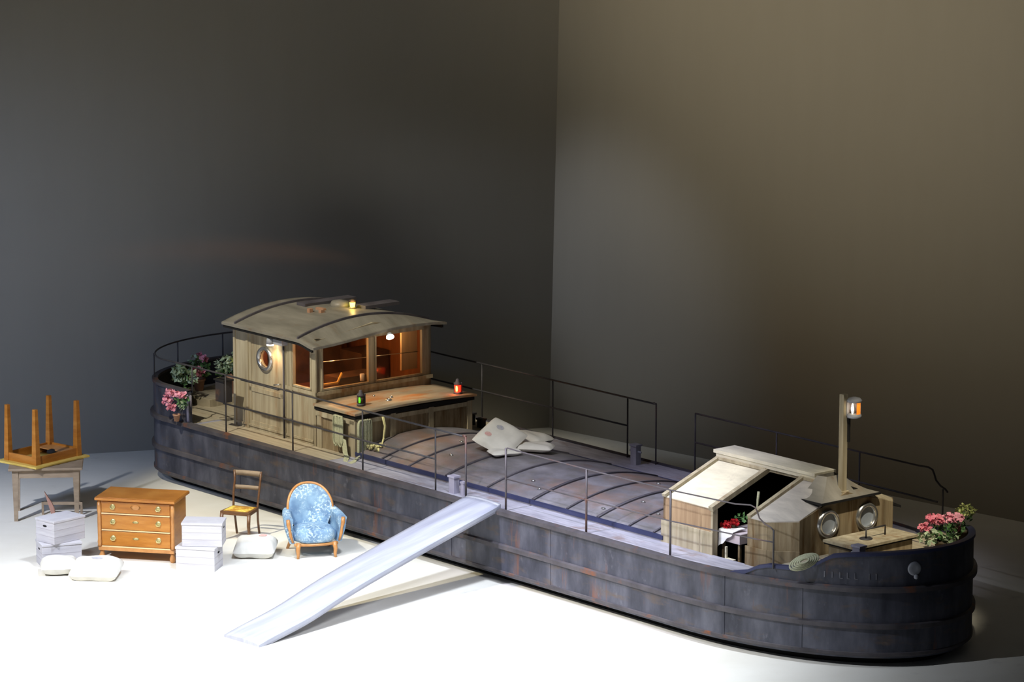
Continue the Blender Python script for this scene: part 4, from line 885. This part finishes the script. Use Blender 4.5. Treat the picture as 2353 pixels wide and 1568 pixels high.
# upholstered armchair
def armchair():
    r = empty('armchair', (-2.62,48.0,0), math.radians(14), 'blue damask upholstered armchair with rounded wooden-framed back', 'armchair')
    # seat cushion: rounded box
    def super_pt(a, b, cx, cy, cz, rx, ry, rz, e=0.45):
        th = -PI/2 + PI*a; ph = 2*PI*b
        def f(c): return math.copysign(abs(c)**e, c)
        return (cx + rx*f(math.cos(th))*f(math.cos(ph)), cy + ry*f(math.cos(th))*f(math.sin(ph)), cz + rz*f(math.sin(th)))
    m = MB(); m.grid(lambda a, b: super_pt(a, b, 0.0, -0.09, 0.29, 0.265, 0.26, 0.115, 0.6), 16, 28); m.build('seat', 'damask', r)
    # backrest: inclined padded arch
    def rim(ph):
        c, n = math.cos(ph), math.sin(ph)
        if n >= 0: return (0.288*math.copysign(abs(c)**0.86, c), 0.56 + 0.30*abs(n)**0.92)
        return ((0.288 - 0.07*abs(n))*math.copysign(abs(c)**0.35, c), 0.56 - 0.32*abs(n))
    def bk(a, b, front):
        rr = math.sqrt(a); X, Z = rim(2*PI*b); x = X*rr; z = 0.56 + (Z-0.56)*rr
        y = 0.17 + (z-0.35)*0.28 - 0.12*(x/0.29)**2
        puff = (1-rr**4)*0.055
        return (x, y - puff if front else y + 0.05 + puff*0.4, z)
    m = MB(); m.grid(lambda a, b: bk(a, b, True), 12, 48); m.grid(lambda a, b: bk(a, b, False), 8, 48); m.grid(lambda a, b: tuple(Vector(bk(1, b, True)).lerp(Vector(bk(1, b, False)), a)), 1, 48); m.build('backrest', 'damask', r)
    m = MB(); m.tube([tuple(Vector(bk(1, k/48, True)) + Vector((0.010*math.cos(2*PI*k/48), 0.02, 0.012*max(0,math.sin(2*PI*k/48))))) for k in range(-3,28)], 0.019, 8); m.build('back_frame', 'varnish_md', r)
    # arms: upholstered panels with a rolled top, sweeping round from the back
    for sx in (-1,1):
        def arm(a, b):
            y = 0.20 - 0.43*a; cx = sx*(0.285 + 0.06*math.sin(PI*0.5*a)); zt = 0.58 - 0.04*a
            # section outline: outer face, roll, inner face
            S = [(0.03,0.19),(0.045,0.34),(0.062,zt-0.07),(0.070,zt-0.03),(0.045,zt),(-0.01,zt+0.006),(-0.045,zt-0.02),(-0.045,zt-0.06),(-0.03,0.36),(-0.03,0.19)]
            t = b*(len(S)-1); k = min(int(t), len(S)-2); f = t-k
            ox = S[k][0]+(S[k+1][0]-S[k][0])*f; z = S[k][1]+(S[k+1][1]-S[k][1])*f
            return (cx + sx*ox*1.05 - sx*0.035*max(0,(0.36-z)/0.17)*1.0, y, z)
        m = MB(); m.grid(arm, 12, 27); m.add([arm(1, j/27) for j in range(28)], [tuple(range(28))], True); m.add([arm(0, j/27) for j in range(28)], [tuple(range(28))], True); m.build('armrest', 'damask', r)
        x0 = sx*0.362
        m = MB(); m.tube([(x0+sx*0.005,-0.235,0.52),(x0+sx*0.0,-0.25,0.45),(x0-sx*0.015,-0.242,0.38),(x0-sx*0.025,-0.25,0.31),(x0-sx*0.055,-0.255,0.21)], 0.02, 8, radii=[0.024,0.028,0.018,0.022,0.014]); m.build('arm_post', 'varnish_md', r)
        m = MB(); m.tube([(sx*0.235,-0.28,0.21),(sx*0.25,-0.30,0.12),(sx*0.245,-0.29,0.05),(sx*0.25,-0.30,0.0)], 0.02, 8, radii=[0.034,0.028,0.022,0.018]); m.build('leg', 'varnish_md', r)
        m = MB(); m.tube([(sx*0.22,0.20,0.21),(sx*0.25,0.26,0.10),(sx*0.28,0.31,0.0)], 0.02, 8, radii=[0.03,0.024,0.018]); m.build('leg', 'varnish_md', r)
    m = MB(); m.slab(lambda a, b: (-0.29+0.58*a, -0.27-0.06*math.sin(PI*a), 0.165+0.035*b), 16, 1, (0,0.03,0)); m.build('seat_rail', 'varnish_md', r)
    # rounded lower body
    m = MB(); m.grid(lambda a, b: super_pt(a, b, 0.0, 0.02, 0.27, 0.30, 0.28, 0.085, 0.5), 12, 28); m.build('upholstered_base', 'damask', r)
armchair()
# tables
def table(name, loc, rz, L, Wd, H, upside, label, mt, me, leg_in, tz, taper=True):
    r = empty(name, loc, rz, label, 'table')
    r0 = r
    f = (lambda z: H - z) if upside else (lambda z: z)
    def bx(a, b): return ((a[0],a[1],min(f(a[2]),f(b[2]))), (b[0],b[1],max(f(a[2]),f(b[2]))))
    m = MB(); m.box(*bx((-L/2,-Wd/2,H-tz),(L/2,Wd/2,H))); m.build('tabletop', me, r, 0.008)
    li = leg_in; ah = 0.11
    m = MB()
    m.box(*bx((-L/2+li,-Wd/2+li,H-tz-ah),(L/2-li,-Wd/2+li+0.025,H-tz))); m.box(*bx((-L/2+li,Wd/2-li-0.025,H-tz-ah),(L/2-li,Wd/2-li,H-tz)))
    m.box(*bx((-L/2+li,-Wd/2+li,H-tz-ah),(-L/2+li+0.025,Wd/2-li,H-tz))); m.box(*bx((L/2-li-0.025,-Wd/2+li,H-tz-ah),(L/2-li,Wd/2-li,H-tz))); m.build('apron', mt, r)
    for sx in (-1,1):
        for sy in (-1,1):
            x, y = sx*(L/2-li-0.03), sy*(Wd/2-li-0.03); a, b = 0.043, 0.026
            m = MB(); m.hexa([(x-b,y-b,f(0)),(x+b,y-b,f(0)),(x+b,y+b,f(0)),(x-b,y+b,f(0))], [(x-a,y-a,f(H-tz)),(x+a,y-a,f(H-tz)),(x+a,y+a,f(H-tz)),(x-a,y+a,f(H-tz))]); m.build('leg', mt, r)
    return r
table('wooden_table', (-6.36,50.12,0), math.radians(5), 1.00, 0.80, 0.745, False, 'worn brown wooden table standing upright at the far left', 'old_table', 'old_table', 0.06, 0.035)
ut = table('upturned_table', (-6.42,50.27,0.747), math.radians(51), 1.02, 0.78, 0.80, True, 'honey-brown table turned upside down on top of the other table', 'varnish', 'honey_edge', 0.09, 0.03)
m = MB(); m.slab(lambda a, b: (-0.36+0.72*a, -0.26+0.52*b, 0.036), 1, 1, 0.005); m.build('inner_board', 'honey_edge', ut)
m = MB(); m.lathe([(0.075,0.0),(0.07,0.03),(0.02,0.05)], (0.05,-0.02,0.03), 16); o = m.build('dark_cap', 'black', None); o.location = (-6.36,50.40,0.79); tag(o, 'small black cap lying inside the upturned table', 'cap')
m = MB(); m.box((0.16,-0.28,0.10),(0.40,0.28,0.115)); m.build('corner_board', 'varnish_md', ut)
# curved reddish board under the table
m = MB(); m.slab(lambda a, b: (0.0 + 0.03 + (0.09-0.05*a)*math.sin(PI*a)*(b) - 0.12*a + 0.0, 0.05*a, 0.40*a), 14, 4, (0.0,0.03,0)); o = m.build('curved_board', 'varnish_dk'); o.location = (-6.27,49.78,0.0); o.data.materials[0] = mat('reddish_wood', [(0.3,(0.30,0.15,0.11)),(0.7,(0.46,0.27,0.21))], rough=0.5)
tag(o, 'curved reddish wooden piece leaning on the floor under the table', 'board')
m = MB(); m.box((-0.26,-0.012,0.14),(0.30,0.012,0.18)); m.box((-0.26,-0.015,0.0),(-0.23,0.015,0.18)); m.box((0.27,-0.015,0.0),(0.30,0.015,0.18)); o = m.build('low_trestle', 'old_table'); o.location = (-6.18,50.15,0); tag(o, 'low brown trestle rail standing under the table', 'trestle')
# wooden boxes
def box_crate(loc, rz, label, L=0.52, D=0.36, H=0.31, hole=False):
    r = empty('wooden_box', loc, rz, label, 'box', 'whitewashed boxes on the floor')
    m = MB(); m.box((-L/2,-D/2,0),(L/2,D/2,H-0.03)); m.build('body', 'box', r, 0.004)
    m = MB(); m.box((-L/2-0.008,-D/2-0.008,H-0.03),(L/2+0.008,D/2+0.008,H)); m.build('lid', 'box', r, 0.004)
    m = MB()
    for z in (0.09,0.18): m.box((-L/2-0.0015,-D/2-0.0015,z),(L/2+0.0015,D/2+0.0015,z+0.005))
    m.build('board_joint', 'box_gap', r)
    m = MB(); m.blob((-L/2-0.001,0,H*0.72),(0.006,0.045,0.014)); m.blob((L/2+0.001,0,H*0.72),(0.006,0.045,0.014)); m.build('hand_hole', 'black', r)
    return r
def place_box(cx, cy, z, deg, label, **k): return box_crate((cx,cy,z), math.radians(deg), label, **k)
place_box(-5.88,47.42,0, 20, 'whitewashed wooden box at the bottom of the left stack, behind the two sacks')
place_box(-5.86,47.45+0.02,0.312, 47, 'whitewashed wooden box on top of the left stack, beside the chest of drawers')
place_box(-4.04,47.20,0, -13, 'whitewashed wooden box at the bottom of the stack right of the chest')
place_box(-3.98,47.25,0.312, -4, 'whitewashed wooden box on top of the stack right of the chest')
# sacks on the floor
sack('canvas_sack', Vector((-5.82,46.93,0.10)), (1,0.15,0), (0,1,0), 0.48, 0.44, 0.22, 'white canvas sack on the floor, partly under its neighbour at the left boxes', 'sacks on the floor', None)
sack('canvas_sack', Vector((-5.32,46.72,0.105)), (1,-0.12,0), (0.1,1,0.14), 0.64, 0.54, 0.25, 'large white canvas sack with faint blue mark, lying in front of the chest', 'sacks on the floor', [(0.0,0.15,0.12,'mark_blue')])
sack('canvas_sack', Vector((-3.36,47.88,0.11)), (1,-0.05,0), (0,1,0.1), 0.55, 0.56, 0.24, 'grey-white canvas sack with red mark between the boxes and the armchair', 'sacks on the floor', [(0.16,0.2,0.10,'mark_red')])
